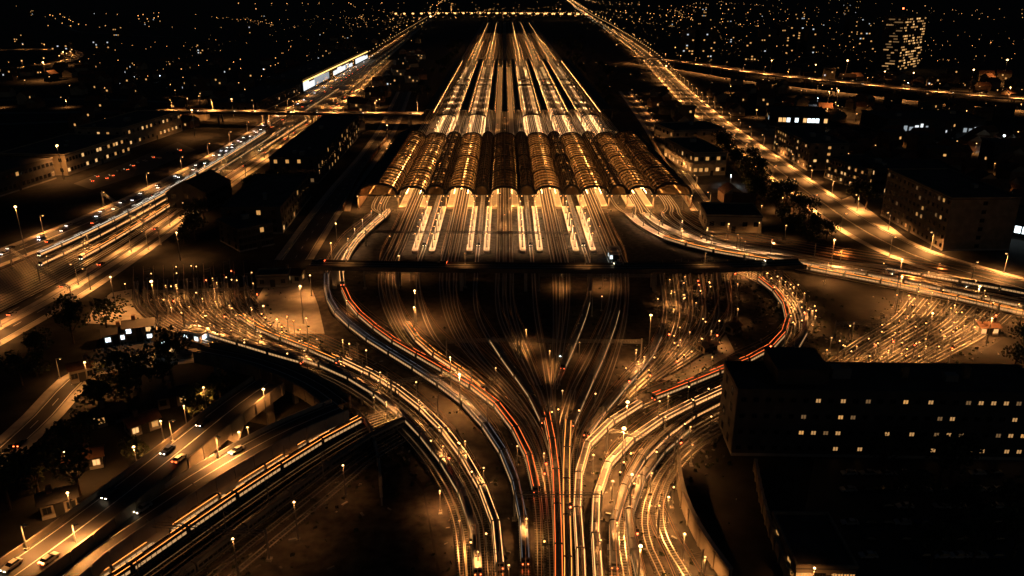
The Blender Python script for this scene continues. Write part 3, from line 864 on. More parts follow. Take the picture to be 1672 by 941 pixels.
V2 = bridge([(60, 985), (130, 915), (230, 846), (360, 762), (470, 702), (560, 664)], 5, 5.6, 'narrower gold lit viaduct right of the arched one', 'viaduct', arches=True, pier='concrete', wall='concrete', parapet=.8, pier_gap=14)
V3 = bridge([(330, 574), (400, 588), (455, 606), (510, 632), (552, 662)], 4.5, 5, 'short curved rail bridge with pale side panels at the viaduct head', 'rail_bridge', pier_gap=12, wall='stone')
HW = bridge([(1040, 92), (1110, 100), (1250, 120), (1400, 136), (1540, 150), (1720, 164)], 7, 17, 'elevated highway glowing gold across the upper right city', 'elevated_highway', pier_gap=40, wall='concrete', step=12, parapet=.25, girder=1.0)
FB = bridge([(640, 27), (800, 26), (960, 28)], 8, 14, 'distant road bridge crossing the tracks at the head of the station', pier_gap=60, step=20, parapet=.3)
# ------------------------------------------------------------------ roads
RA_px = [(928, 2), (958, 25), (1000, 52), (1052, 90), (1110, 148), (1170, 202), (1250, 262), (1330, 322), (1420, 382), (1500, 420), (1590, 448), (1720, 486)]
RA = pxpath(RA_px, 8); road('right_avenue', RA, 14, lanes=4)
LR = pxpath(LA, 8); road('left_corridor_road', LR, 11, lanes=4, z=.034)
LR2 = pxpath(blend(LA, LB, .78), 8); road('left_service_road', LR2, 9, lanes=2, z=.04)
LR3 = pxpath(blend(LA, LB, 1.0), 8); road('left_edge_road', LR3[0:int(len(LR3))], 7, lanes=2, z=.046)
SR = pxpath([(480, 425), (520, 365), (560, 310), (600, 260), (632, 212), (660, 150)], 6); road('station_street', SR, 8, lanes=2, z=.052)
SR2 = pxpath([(1150, 345), (1105, 280), (1068, 215), (1020, 150)], 6); road('east_station_street', SR2, 6, lanes=2, z=.044)
CR = pxpath([(-60, 800), (60, 690), (150, 606), (240, 590), (330, 580)], 5); road('corner_road', CR, 4, lanes=2, z=.05)
RR = pxpath([(1310, 432), (1400, 440), (1500, 452), (1600, 472), (1720, 498)], 6); road('bridge_approach_road', RR, 9, lanes=2, z=.058)
UL = pxpath([(-60, 122), (60, 108), (110, 100), (118, 84), (60, 80), (-60, 84)], 8); road('interchange_loop', UL, 9, lanes=2, z=.04)
for k, px in enumerate([[(1240, 168), (1330, 166), (1420, 160), (1500, 172)], [(-60, 165), (120, 162), (300, 168)], [(-60, 185), (100, 184), (240, 180)], [(1250, 212), (1400, 214)], [(90, 30), (112, 45), (128, 52), (150, 54), (300, 62)], [(-60, 205), (90, 200), (190, 196)]]):
    road('side_street', pxpath(px, 8), 7, lanes=2, z=.06 + k * .006, kerb=False)
poly_sheet('station_forecourt', [(540, 345), (560, 300), (585, 290), (572, 345)], 'paving', .026)
poly_sheet('pale_plaza', [(140, 528), (155, 500), (182, 478), (228, 470), (232, 505), (262, 540), (215, 532)], 'paving', .03)
poly_sheet('depot_yard', [(430, 528), (418, 490), (440, 455), (500, 448), (520, 500), (530, 545), (470, 545)], 'concrete', .034)
poly_sheet('goods_yard', [(1060, 620), (1100, 560), (1180, 535), (1200, 575), (1120, 622)], 'concrete', .03)
poly_sheet('car_park', [(1330, 750), (1672, 745), (1720, 950), (1290, 960)], 'asphalt', .02)
poly_sheet('shop_forecourt', [(120, 300), (215, 262), (290, 232), (320, 245), (230, 285), (150, 310)], 'asphalt', .022)
poly_sheet('avenue_forecourt', [(1365, 330), (1390, 320), (1500, 405), (1475, 405)], 'paving', .026)
# ------------------------------------------------------------------ trains
def run(key, px, py, n, *a, back=0, **k):
    def gap(k): return min((q - P(px, py)).length for q in TRACKS[k][0])
    def rest(k): return plen(TRACKS[k][0]) - near(TRACKS[k][0], px, py)
    if key not in TRACKS or gap(key) > 4 or rest(key) + back < 9.9 * min(n, 4): key = min((k for k in TRACKS if rest(k) > 9.9 * min(n, 4)), key=gap)
    if gap(key) > 6: print('none near', a[0]); return
    train(key, max(5, near(TRACKS[key][0], px, py) + 5 - back), n, *a, **k)
def skey(v, side=0): return [('S', i) for i, (vv, x) in enumerate(ST) if vv == v][side]
run(('A', 7), 560, 600, 24, 'long gold lit commuter train sweeping down the left fan', strip='trail_gold', win='train_window')
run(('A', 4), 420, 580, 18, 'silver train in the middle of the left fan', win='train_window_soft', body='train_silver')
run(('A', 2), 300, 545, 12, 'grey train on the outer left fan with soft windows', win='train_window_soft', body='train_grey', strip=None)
run(('A', 9), 420, 520, 14, 'thin amber lit train on the inner side of the left fan', win='train_window_soft', body='train_grey', strip='trail_amber')
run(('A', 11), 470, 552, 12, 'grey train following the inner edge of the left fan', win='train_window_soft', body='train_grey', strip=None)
run(skey(0, 0), 534, 455, 16, 'blue grey train on the outer curve below the girder bridge', win='train_window_soft', body='train_grey', strip='trail_cool')
run(skey(0, 1), 566, 480, 11, 'train with added red glow strips on the curve below the girder bridge', win='train_window_soft', body='train_grey', strip='trail_red')
run(skey(0, 1), 640, 350, 8, 'bright train leaving the leftmost vault along the curve', win='train_window', strip='trail_gold')
run(skey(0, 2), 600, 545, 9, 'gold train alongside the red lit one on the left curve', win='train_window', strip='trail_gold')
run(skey(0, 1), 820, 690, 16, 'orange lit train between the gold one and the trunk', win='train_window', body='train_grey', strip='trail_amber')
run(skey(1, 0), 640, 540, 16, 'amber lit train running toward the left trunk', win='train_window', strip='trail_amber')
run(skey(1, 2), 690, 580, 12, 'second amber train running toward the left trunk', win='train_window', strip='trail_gold')
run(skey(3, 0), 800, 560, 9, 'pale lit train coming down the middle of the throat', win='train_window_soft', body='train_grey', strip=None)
run(('C', 0), 893, 690, 10, 'train with added red glow strips in the centre of the trunk', win='train_window', body='train_grey', strip='trail_red')
run(('C', 1), 929, 700, 10, 'orange train right beside the red one in the trunk', win='train_window', body='train_grey', strip='trail_amber')
run(skey(8, 0), 975, 505, 8, 'dim train on the bend right of the dark middle', win='train_window_soft', body='train_grey')
run(skey(9, 1), 1025, 520, 9, 'pale straight train right of the dark middle', win='train_window_soft', body='train_grey', strip=None)
run(('H', 0), 1040, 672, 20, 'gold train entering the right trunk beside the bottom lamp', win='train_window', strip='trail_gold')
run(('H', 0), 1234, 460, 17, 'red lit train going round the big right loop', win='train_window_soft', body='train_grey', strip='trail_red')
run(('H', 2), 1010, 700, 18, 'second gold train curving down the right trunk', win='train_window', strip='trail_gold')
run(('H', 2), 1262, 470, 17, 'orange lit train outside the red one on the loop', win='train_window', body='train_grey', strip='trail_amber')
run(('H', 4), 1180, 640, 14, 'gold train just outside the right trunk', win='train_window', strip='trail_gold')
run(('H', 5), 1300, 500, 8, 'dark train on the outside of the big right loop', win='train_window_soft', body='train_grey')
run(('J', 0), 1180, 660, 12, 'gold train on the lower right curve under the lamps', win='train_window', body='train_grey')
run(('J', 2), 1120, 710, 12, 'dim train on the lower right curve', win='train_window_soft', body='train_grey')
run(('J', 4), 1080, 790, 10, 'stabled dark train on the lower right curve', win='glass_dark', body='train_grey')
run(('K', 1), 1080, 560, 8, 'dim train in the middle right sidings', win='train_window_soft', body='train_grey')
run(('Y', 4), 1580, 530, 8, 'lit train in the far right yard', win='train_window', body='train_grey')
for v, px, w in ((2, 700, 'second'), (4, 782, 'third'), (6, 866, 'fourth'), (8, 952, 'fifth')):
    k = skey(v, 0); p = TRACKS[k][0]; y0 = P(824, 402).y
    s0 = next(i for i, q in enumerate(p) if q.y < y0)
    s = sum((b - a).length for a, b in zip(p[:s0], p[1:s0 + 1])) - 5 - 9.9 * 7
    train(k, s, 8, 'dark roofed train between the two narrow platforms of the %s vault' % ORD[v], win='train_window_soft' if v != 2 else 'train_window', body='train_grey', toward=False)
run(skey(10, 0), 1070, 398, 14, 'lit train curving right away from the shed', win='train_window_soft', strip='trail_amber')
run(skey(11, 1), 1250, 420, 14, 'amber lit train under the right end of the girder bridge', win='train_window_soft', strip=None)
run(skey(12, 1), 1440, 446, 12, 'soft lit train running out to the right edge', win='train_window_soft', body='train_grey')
run(('L', 0), 215, 345, 17, 'long white lit train on the outer side of the left corridor', win='train_window', body='train_silver', strip='trail_white')
run(('L', 1), 60, 424, 12, 'second white lit train on the left corridor nearer the edge', win='train_window', body='train_silver', strip='trail_white')
run(('L', 3), 420, 215, 14, 'pale lit train in the middle distance of the left corridor', win='train_window_soft', body='train_silver', strip='trail_amber')
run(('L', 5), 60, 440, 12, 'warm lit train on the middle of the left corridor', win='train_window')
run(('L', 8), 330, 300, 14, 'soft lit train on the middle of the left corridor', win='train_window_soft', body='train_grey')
run(('L', 11), 150, 430, 12, 'warm lit train on the near side of the left corridor', win='train_window', strip='trail_amber')
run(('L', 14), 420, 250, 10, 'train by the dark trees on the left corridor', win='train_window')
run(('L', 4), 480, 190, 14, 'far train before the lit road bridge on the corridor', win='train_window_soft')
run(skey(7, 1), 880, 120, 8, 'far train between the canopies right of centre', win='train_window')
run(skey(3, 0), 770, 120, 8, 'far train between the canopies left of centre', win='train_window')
run(('B', 0), 560, 700, 13, 'gold lit train beside the lower left viaducts', win='train_window_soft', strip='trail_amber', toward=False, back=120)
run(('B', 1), 400, 800, 9, 'amber lit train in the bottom left yard', win='train_window_soft', strip='trail_amber', body='train_grey', back=70)
run(('B', 4), 420, 850, 6, 'dark stabled train in the bottom left yard', win='glass_dark', body='train_grey', back=60)
# ------------------------------------------------------------------ lamps that stand out
def mast(px, py, h, label, power, br=.55, bulb='bulb_bright', z=0.0, col=SOD):
    br *= .66; p = P(px, py, h); lamp(p.x, p.y, h, label, None, br=br, bulb=bulb, power=power, name='lamp_mast', col=col); return p
mast(247, 460, 14, 'tall lamp mast above the pale plaza and left fan', 17000)
mast(180, 453, 10, 'smaller lamp mast at the far corner of the pale plaza', 8000, .4)
mast(288, 380, 9, 'lamp mast standing by the dark trees above the plaza', 7000, .35)
mast(93, 238, 15, 'bright lamp mast behind the long arched hall', 26000, .8)
mast(25, 338, 16, 'lamp mast at the far left edge of the corridor', 18000, .6)
mast(313, 180, 15, 'lamp mast at the end of the lit road bridge', 24000, .75)
mast(378, 162, 13, 'lamp mast beside the corridor beyond the road bridge', 16000, .6)
mast(70, 102, 16, 'brightest lamp mast in the interchange loop', 50000, 1.1)
mast(103, 85, 14, 'smaller lamp mast at the outer bend of the interchange', 26000, .9)
mast(1063, 515, 13, 'lone lamp mast standing in the dark middle right yard', 12000, .42)
mast(1025, 657, 9, 'glaring lamp mast where the right curves meet', 18000, .5)
mast(1019, 700, 11, 'brightest lamp mast over the right trunk curve', 30000, .55)
mast(1032, 775, 8, 'lower lamp mast among the lower right tracks', 6000, .3)
mast(1046, 892, 8, 'lamp mast nearest the bottom edge beside the right curve', 12000, .4)
mast(750, 612, 8, 'glaring lamp mast over the middle of the left trunk', 14000, .42)
mast(735, 584, 8, 'small lamp mast just above the glaring left trunk lamp', 5000, .25)
mast(677, 475, 9, 'lamp mast just below the girder bridge left of centre', 11000, .4)
mast(676, 502, 5, 'short lamp below the mast under the girder bridge', 5000, .3)
mast(490, 468, 10, 'lamp mast in the depot yard beside the sheds', 9000, .45)
mast(452, 522, 6, 'short lamp at the lower end of the depot yard', 7000, .3)
mast(430, 500, 5, 'short lamp at the left edge of the depot yard', 5000, .3)
mast(500, 520, 6, 'short lamp at the right edge of the depot yard', 5000, .25)
mast(1363, 392, 10, 'lamp mast among trees left of the right avenue', 11000, .42)
mast(1473, 424, 11, 'lamp mast on the avenue end of the bridge approach', 12000, .42)
mast(1473, 452, 10, 'lamp mast on the near side of the bridge approach', 14000, .4)
mast(1523, 512, 12, 'lamp mast in the middle of the far right yard', 12000, .38)
mast(1600, 468, 12, 'lamp mast on the right where rails and road run together', 24000, .45)
mast(1620, 520, 7, 'short lamp by the small hut in the far right yard', 9000, .25)
mast(1384, 99, 18, 'bright lamp mast behind the elevated highway left of tower', 50000, 1.2)
mast(1645, 98, 20, 'bright lamp mast behind the elevated highway at the far right', 50000, 1.2)
mast(1590, 114, 18, 'cooler lamp mast behind the highway right of the tower', 40000, .9)
mast(1332, 106, 14, 'small lamp mast behind the highway further left', 24000, .8)
mast(1260, 99, 15, 'small lamp mast behind the highway furthest left', 24000, .8)
mast(1369, 148, 16, 'lamp mast of the small square below the highway', 36000, .8)
mast(1354, 150, 13, 'second lamp mast of the small square below the highway', 20000, .6)
mast(1650, 143, 9, 'lamp mast hanging over the near side of the highway end', 16000, .7)
mast(1088, 108, 12, 'lamp mast where the avenue passes under the highway', 26000, .9)
mast(703, 27, 22, 'glaring light at the far end of the left corridor', 0, 2.6)
mast(658, 273, 9, 'lamp mast on the street left of the shed', 8000, .4)
mast(655, 255, 8, 'smaller lamp farther along the street left of the shed', 7000, .35)
mast(632, 205, 10, 'lamp mast behind the dark blocks left of the shed', 9000, .5)
mast(548, 365, 7, 'lamp by the curved tracks left of the shed', 4500, .28)
mast(540, 397, 7, 'lamp between dark blocks and the leftmost curve', 4500, .28)
mast(506, 450, 6, 'lamp under the left end of the girder bridge', 6000, .28)
mast(651, 418, 6, 'lamp beside the leftmost outer platform end', 6000, .3)
mast(985, 442, 5, 'lamp hanging under the girder bridge right of centre', 4000, .25)
mast(962, 357, 6, 'lamp beside the tracks right of the outer platforms', 5000, .28)
mast(138, 592, 8, 'lamp at the bend of the corner road', 7000, .3)
mast(110, 805, 6, 'lamp between the small houses in the lower left', 4500, .3)
mast(104, 738, 7, 'lamp by the roofless hut in the lower left', 3000, .2)
mast(218, 730, 7, 'lamp behind the arched viaduct', 4500, .34)
mast(332, 633, 7, 'lamp left of the arched viaduct head', 3500, .24)
mast(262, 688, 6, 'lamp amid the houses left of the viaduct', 3500, .26)
mast(300, 663, 6, 'lamp above the houses left of the viaduct', 3000, .2)
mast(390, 706, 6, 'lamp between the two lower left viaducts', 5000, .3)
mast(404, 698, 5, 'little lamp on the sheds between the viaducts', 3000, .2)
mast(430, 636, 9, 'bright lamp on the arched viaduct head', 4000, .4)
mast(915, 582, 7, 'cool white lamp in the dark middle of the throat', 0, .2, 'bulb_cool', col=(.8, .9, 1))
mast(1640, 222, 8, 'cold white floodlight on the far right', 60000, .9, 'bulb_cool', col=(.75, .9, 1))
mast(1240, 364, 5, 'wall lamp before the low lit shed right of the station', 3500, .2)
mast(1190, 366, 5, 'wall lamp at the left of the low lit shed', 5000, .25)
mast(1092, 812, 5, 'added short lamp brightening the gold lit retaining wall', 5000, .25)  # this lamp and the next are added to brighten the wall
mast(1118, 872, 5, 'second added short lamp brightening the retaining wall', 5000, .25)
mast(1330, 928, 6, 'short lamp over the arcade forecourt at the bottom edge', 2500, .25)
mast(1445, 117, 12, 'lamp mast at the foot of the office tower', 60000, .8)
mast(1492, 119, 12, 'second lamp mast at the foot of the office tower', 60000, .8)
mast(480, 820, 7, 'added lamp brightening the dark bottom left yard', 1100, .25)  # three lamps added so the dark sidings get some light
mast(380, 880, 7, 'second added lamp brightening the dark bottom left yard, nearer the edge', 1000, .25)
mast(560, 760, 6, 'third added lamp of the bottom left yard by the boundary wall', 800, .22)
# rows of lamps
lamps_along(RA, 26, 8.6, 'double row street lamp along the wide right avenue', 'right avenue lamps', both=True, power=24000, br=.36, start=8, far=1700)
lamps_along(LR, 34, -6.5, 'street lamp on the outer side of the white headlight road', 'left road lamps', power=15000, far=1500, br=.34)
lamps_along(LR2, 30, 5.4, 'street lamp along the left service road by the sidings', 'left service road lamps', power=11000, far=1100, br=.32)
lamps_along(LR3, 36, 4.4, 'street lamp on the near edge of the left corridor', 'left edge lamps', power=10000, far=1100, br=.25)
lamps_along(HW, 26, 7.6, 'lamp on the parapet of the elevated highway', 'highway lamps', z=7, power=150000, br=.4, far=1800, start=5)
lamps_along(MIDB, 26, -4.6, 'lamp on the far parapet of the lit road bridge', 'road bridge lamps', z=7.5, power=60000, br=.3)
lamps_along(FB, 22, 6.5, 'lamp on the distant bridge at the station head', 'distant bridge lamps', z=8, power=60000, br=2.0, both=True, far=3000)
lamps_along(V1, 30, -3.2, 'lamp on the parapet of the arched viaduct', 'arched viaduct lamps', z=6, power=8000, br=.12, h=6, arm=1.2, bulb='bulb_small')
lamps_along(V2, 26, -2.4, 'lamp on the parapet of the gold viaduct', 'gold viaduct lamps', z=5, power=17000, br=.12, h=6, arm=1.0, bulb='bulb_small')
lamps_along(OV, 34, -2.2, 'small lamp on the dark girder bridge', 'girder bridge lamps', z=6.5, power=900, br=.14, h=5, arm=.8)
lamps_along(CR, 30, -4, 'street lamp beside the corner road', 'corner road lamps', power=2200, br=.2, h=7)
lamps_along(RR, 28, 5.4, 'street lamp along the bridge approach road', 'approach road lamps', power=13000, br=.28)
lamps_along(SR2, 30, 4, 'street lamp on the lane right of the shed', 'right lane lamps', power=4500, br=.3, h=7)
lamps_along(UL, 34, -5.5, 'street lamp round the interchange loop', 'interchange lamps', power=60000, br=.6, far=1500)
lamps_along(pxpath(blend(LA, LB, .5), 8), 42, 2.2, 'added lamp brightening the lines in the middle of the left corridor', 'added left corridor lamps', power=13000, far=1000, br=.22, arm=1.2)  # lamp row added to brighten the corridor tracks
lamps_along(pxpath([(1300, 446), (1420, 474), (1560, 502), (1700, 528)], 6), 24, 3.5, 'lamp beside the right hand tracks below the approach road', 'right track lamps', power=9000, br=.2, arm=1.0)
# ------------------------------------------------------------------ traffic
traffic(LR, 4.0, 16, 'car with white headlights in the moving line on the left road', 'cars queueing on the left road', 0, 330, white=True, reverse=True)
traffic(LR, 1.4, 14, 'car with white headlights in the moving line on the left road', 'cars queueing on the left road', 0, 260, white=True, reverse=True)
traffic(LR, 3.6, 40, 'car with headlights on the far stretch of the left road', 'cars on the far left road', 330, 900, white=True, reverse=True)
traffic(LR, 3.0, 36, 'car showing tail lights on the left road', 'cars leaving on the left road', 0, 700)
traffic(LR2, 2.0, 26, 'car showing tail lights on the left service road', 'cars on the left service road', 0, 500)
traffic(RA, 5.0, 60, 'car driving up the right avenue with red tail lights', 'cars leaving on the right avenue', 900, 2700, reverse=True)
traffic(RA, 5.0, 50, 'car driving down the right avenue with headlights on', 'cars coming down the right avenue', 900, 3400, reverse=False)
traffic(HW, 4.5, 70, 'car on the near lane of the elevated highway', 'cars on the elevated highway', 0, 900)
traffic(MIDB, 2.6, 22, 'car crossing the lit road bridge', 'cars on the road bridge')
traffic(V1, 1.8, 17, 'car with bright headlights on the arched viaduct', 'cars on the arched viaduct', reverse=True, white=False)
traffic(V1, 1.8, 26, 'car going up the arched viaduct', 'cars going up the viaduct')
traffic(V2, 1.3, 24, 'car on the gold lit viaduct', 'cars on the gold viaduct', reverse=True)
traffic(CR, 1.5, 22, 'car on the corner road in the lower left', 'cars on the corner road')
traffic(RR, 2.2, 16, 'car on the bridge approach road', 'cars on the approach road')
traffic(OV, 2.2, 34, 'car crossing the dark girder bridge', 'cars on the girder bridge', reverse=True)
for r_ in range(6):
    y = 775 + r_ * 27
    for k in range(9):
        if R.random() < .25: continue
        p = P(1385 + k * 30 + R.uniform(-2, 2), y); 
        car(p.x, p.y, math.radians(R.uniform(-4, 4) + 90), 'unlit parked car in the dark car park by the apartment block', 'cars parked in the dark', lit=False)
for k in range(14):
    p = P(150 + k * 11 + R.uniform(-3, 3), 296 - k * 4 + R.uniform(-3, 4))
    car(p.x, p.y, math.radians(R.uniform(-15, 15) + 40), 'car parked on the forecourt of the long left hall', 'cars parked by the long hall', lit=R.random() < .4, full=False)
#@@PART4
# ------------------------------------------------------------------ buildings that stand out
W1 = ('window_warm', 'window_gold', 'window_dim')
building(P(112, 287), P(213, 251), 32, 9, 'long hall with glowing ground floor facing the left corridor', 'plaster', rows=2, cols=22, lit=.35, lits=('window_warm', 'window_gold'), name='hall', cat='hall')
building(P(204, 246), P(298, 214), 26, 11, 'taller hall with brightly glazed far end by the corridor lamp mast', 'plaster', rows=2, cols=14, lit=.45, lits=('window_warm', 'window_gold'), name='hall', cat='hall')
b = building(P(496, 152), P(600, 97), 30, 10, 'long shop building with white glowing front beside the left road', 'dark_wall', rows=1, cols=1, lit=0, name='shop_building', cat='shop', sidew=False, door=False)
L = (P(496, 152) - P(600, 97)).length
for k in range(16):
    if k in (5, 11): continue
    w = L / 16; s = MB(); hgt = R.uniform(3.0, 6.5); s.box(k * w + .6, (k + 1) * w - .5, -.35, 0, 1.5, 1.5 + hgt, 'shop_light' if R.random() < .6 else 'shop_light_dim'); s.obj('shop_window', b)
s = MB(); s.box(0, L, -1.2, -.3, 8.4, 8.9, 'sign_amber'); s.obj('canopy_light', b)
building(P(420, 187), P(492, 153), 30, 7, 'dark low shed between the lit road bridge and white shop', 'dark_wall', rows=1, cols=14, lit=.1, name='warehouse', cat='warehouse')
building(P(-40, 335), P(92, 292), 40, 9, 'unlit warehouse at the left edge beside the corridor', 'dark_wall', rows=2, cols=18, lit=.08, name='warehouse', cat='warehouse')
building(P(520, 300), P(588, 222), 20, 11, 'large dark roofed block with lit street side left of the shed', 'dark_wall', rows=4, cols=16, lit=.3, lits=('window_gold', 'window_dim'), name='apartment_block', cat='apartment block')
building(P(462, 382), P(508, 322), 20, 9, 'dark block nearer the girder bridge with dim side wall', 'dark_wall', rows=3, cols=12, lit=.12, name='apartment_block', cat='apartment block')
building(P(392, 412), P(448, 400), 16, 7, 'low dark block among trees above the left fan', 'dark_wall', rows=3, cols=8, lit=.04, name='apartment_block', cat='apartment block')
building(P(340, 345), P(380, 324), 16, 7, 'dark gabled block behind trees on the corridor edge', 'dark_wall', 'tile', rows=2, cols=8, lit=.03, pitched=True)
building(P(1130, 288), P(1184, 286), 38, 10, 'two storey house front lit gold right of the shed', 'plaster', rows=2, cols=6, lit=.6, lits=('window_warm', 'window_gold'))
building(P(1068, 226), P(1098, 240), 30, 8, 'plain pale gable block on the lane right of the shed', 'plaster', rows=2, cols=5, lit=.1)
building(P(1152, 379), P(1242, 381), 17, 5.6, 'low flat shed with softly lit blank wall right of the tracks', 'plaster', rows=1, cols=5, lit=.15, name='depot_shed', cat='shed', plant=False)
building(P(1438, 352), P(1538, 410), 22, 17, 'six storey corner block with pale facade on the right avenue', 'stone', rows=6, cols=15, lit=.2, ww=1.0, wh=1.1, slit=.05, lits=('window_gold', 'window_low', 'window_dim'), name='apartment_block', cat='apartment block')
building(P(1345, 290), P(1412, 314), 20, 9, 'gold lit three storey front behind the avenue trees', 'stone', rows=3, cols=13, lit=.4, ww=1.0, wh=1.1, lits=('window_warm', 'window_gold'))
building(P(1262, 246), P(1318, 279), 18, 12, 'tall narrow fronts lit gold at the avenue bend', 'stone', rows=4, cols=14, lit=.4, ww=1.0, wh=1.1, lits=('window_gold', 'window_warm'))
building(P(1425, 318), P(1560, 322), 24, 10, 'dark block with a row of white windows behind the avenue', 'dark_wall', rows=3, cols=16, lit=.28, lits=('window_warm', 'window_cool', 'window_dim'), name='office_block', cat='office')
building(P(1580, 376), P(1690, 396), 22, 6, 'low hall with cold white windows at the right edge', 'dark_wall', rows=1, cols=9, lit=.6, lits=('window_cool',), ww=4, wh=2.4, name='hall', cat='hall')
b = building(P(1446, 219), P(1606, 218), 34, 8, 'long hall with brilliant white glazed front on the right', 'dark_wall', rows=1, cols=1, lit=0, name='hall', cat='hall', sidew=False, door=False)
L = (P(1446, 219) - P(1606, 218)).length
for k in range(18):
    if k in (8, 13): continue
    w = L / 18; s = MB(); s.box(k * w + .5, (k + 1) * w - R.uniform(.4, 2), -.3, 0, .8, .8 + R.uniform(2, 5), 'shop_light' if R.random() < .55 else 'shop_light_dim'); s.obj('shop_window', b)
building(P(1256, 207), P(1350, 210), 30, 8, 'factory shed with whitish windows left of the white hall', 'dark_wall', rows=1, cols=14, lit=.55, lits=('window_cool', 'window_warm'), ww=4, wh=2.5, name='factory', cat='factory')
# office tower
tw = building(P(1464, 119), P(1500, 112), 20, 52, 'lit office tower standing alone beyond the elevated highway', 'dark_wall', rows=1, cols=1, lit=0, sidew=False, door=False, name='office_tower', cat='tower')
TL = (P(1464, 119) - P(1500, 112)).length
for f in range(19):
    z = 2.5 + f * 2.6; x = 1.0
    while x < TL - 2:
        w = R.uniform(1.2, 5); w = min(w, TL - x - .8)
        if R.random() < .5:
            s = MB(); s.box(x, x + w, -.15, 0, z, z + 1.3, R.choice(['window_low', 'window_far', 'window_low', 'window_warm'])); s.obj('window', tw)
        x += w + R.uniform(.4, 2.5)
for f in range(19):
    z = 2.5 + f * 2.6
    for k in range(2):
        y = R.uniform(1, 12); s = MB(); s.box(-.12, 0, y, y + R.uniform(1.5, 6), z, z + 1.1, 'window_dim' if R.random() < .8 else 'window_low')
        if k == 0 or R.random() < .4: s.obj('window', tw)
rb = MB(); rb.tube((4, 5, 52), (4, 5, 60), .3, .15, 6, 'grey_metal'); rb.ball((4, 5, 60), .8, .8, .8, 'bulb_red'); rb.obj('antenna', tw)
# dark apartment block at the lower right
BL0, BL1 = P(1194, 744), P(1690, 752)
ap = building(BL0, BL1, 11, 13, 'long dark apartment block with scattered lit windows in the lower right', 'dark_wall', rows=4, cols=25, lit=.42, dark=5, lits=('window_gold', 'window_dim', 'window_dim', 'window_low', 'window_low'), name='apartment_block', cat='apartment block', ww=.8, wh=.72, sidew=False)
LL = (BL1 - BL0).length
st = MB(); st.box(7, 16, 1.5, 10.5, 13.9, 16.6, 'dark_wall'); st.box(6.8, 16.2, 1.3, 10.7, 16.6, 16.9, 'roof_dark'); st.obj('roof_storey', ap)
en = MB(); en.box(-.12, -.02, .2, 10.8, .7, 13, 'stone'); en.obj('end_wall', ap)
for i in range(4):
    for j in range(2): 
        o = link('window', window_mesh(1.1, 1.3, 'glass_dark'), ap, (-.13, 3.2 + j * 4.5, 2 + i * 3.2)); o.rotation_euler.z = -math.pi / 2
for k in range(3):
    c = MB(); x = 20 + k * 11; c.box(x, x + 1.1, 6, 7, 13.25, 15.4, 'brick'); c.obj('chimney', ap)
building(P(1296, 960), P(1392, 962), 12, 3.4, 'low arcade at the bottom edge with a gold lit forecourt', 'stone', rows=1, cols=10, lit=.7, lits=('window_gold',), name='arcade', cat='arcade', plant=False)
# walls and fences
def wall(px, h, th, m, label, name='retaining_wall', cat='wall', posts=0, post_h=0):
    path = pxpath(px, 3); a = path[0]; off = Vector((a.x, a.y, 0)); root = empty(name, off, label, cat)
    lp = [p - off for p in path]
    b = MB(); b.sweep(lp, [(th / 2, 0), (th / 2, h), (-th / 2, h), (-th / 2, 0)], m); b.obj('wall_face', root)
    c = MB(); c.sweep(lp, [(th / 2 + .1, h + .01), (th / 2 + .1, h + .2), (-th / 2 - .1, h + .2), (-th / 2 - .1, h + .01)], 'concrete'); c.obj('coping', root)
    s = 0; L = plen(lp)
    while posts and s < L:
        p, d = at(lp, s); q = MB(); T = Matrix.Translation(p) @ Matrix.Rotation(heading(d), 4, 'Z'); q.box(-th / 2 - .18, th / 2 + .18, -.25, .25, 0, post_h or h, m, T); q.obj('buttress', root); s += posts
    occpath(path, 1)
wall([(1106, 770), (1108, 800), (1122, 850), (1148, 900), (1190, 960)], 3.2, .5, 'stone', 'gold lit retaining wall curving beside the lower right tracks', posts=5, post_h=3)
wall([(1232, 770), (1244, 830), (1262, 890), (1290, 960)], 2.2, .25, 'plaster', 'pale boundary wall along the dark car park', 'boundary_wall', posts=3, post_h=2.5)
wall([(300, 562), (380, 590), (470, 618), (560, 664), (600, 700), (618, 760), (624, 830)], 1.6, .3, 'concrete', 'low concrete wall round the dark lower left embankment', 'boundary_wall', posts=6, post_h=1.8)
wall([(560, 345), (588, 290), (634, 224)], 2.0, .3, 'brick', 'brick wall between the station street and shed', 'boundary_wall', posts=8, post_h=2.2)
wall([(1128, 338), (1100, 290), (1062, 226)], 1.8, .3, 'brick', 'brick wall along the lane right of the shed', 'boundary_wall', posts=8, post_h=2.0)
# small sheds and huts
HUTC = [0]
def hut(px, py, L, D, h, rz, label, wall='plaster', roof='roof_dark', litf=0.3, pitched=True, lits=('window_gold', 'window_warm'), name='hut', cat='hut', group=None, cols=3, rows=1):
    L, D, h = L * .55, D * .55, h * .62
    p = P(px, py); e = p + Vector((L * math.cos(rz), L * math.sin(rz), 0))
    return building(p, e, D, h, label, wall, roof, rows=rows, cols=cols, lit=litf, lits=lits, pitched=pitched, name=name, cat=cat, plant=False, group=group, ww=1.1, wh=1.1)
hut(1600, 548, 8, 6, 3.4, 0, 'small lit hut beside the far right sidings', 'plaster', 'tile', .9)
hut(420, 470, 16, 10, 5, .1, 'depot shed at the top of the gold lit yard', 'stone', 'roof_dark', .5, False, name='depot_shed', cat='shed')
hut(455, 462, 12, 8, 4, -.1, 'second depot shed under the yard lamp', 'stone', 'tile', .5, True, name='depot_shed', cat='shed')
hut(172, 566, 9, 7, 4.5, .5, 'pale hut with cold window left of the fan', 'plaster', 'roof_dark', .8, True, ('window_cool',))
hut(205, 560, 12, 8, 6, .3, 'two storey house with cold lit side by the fan', 'plaster', 'roof_dark', .4, True, ('window_cool', 'window_warm'), rows=2)
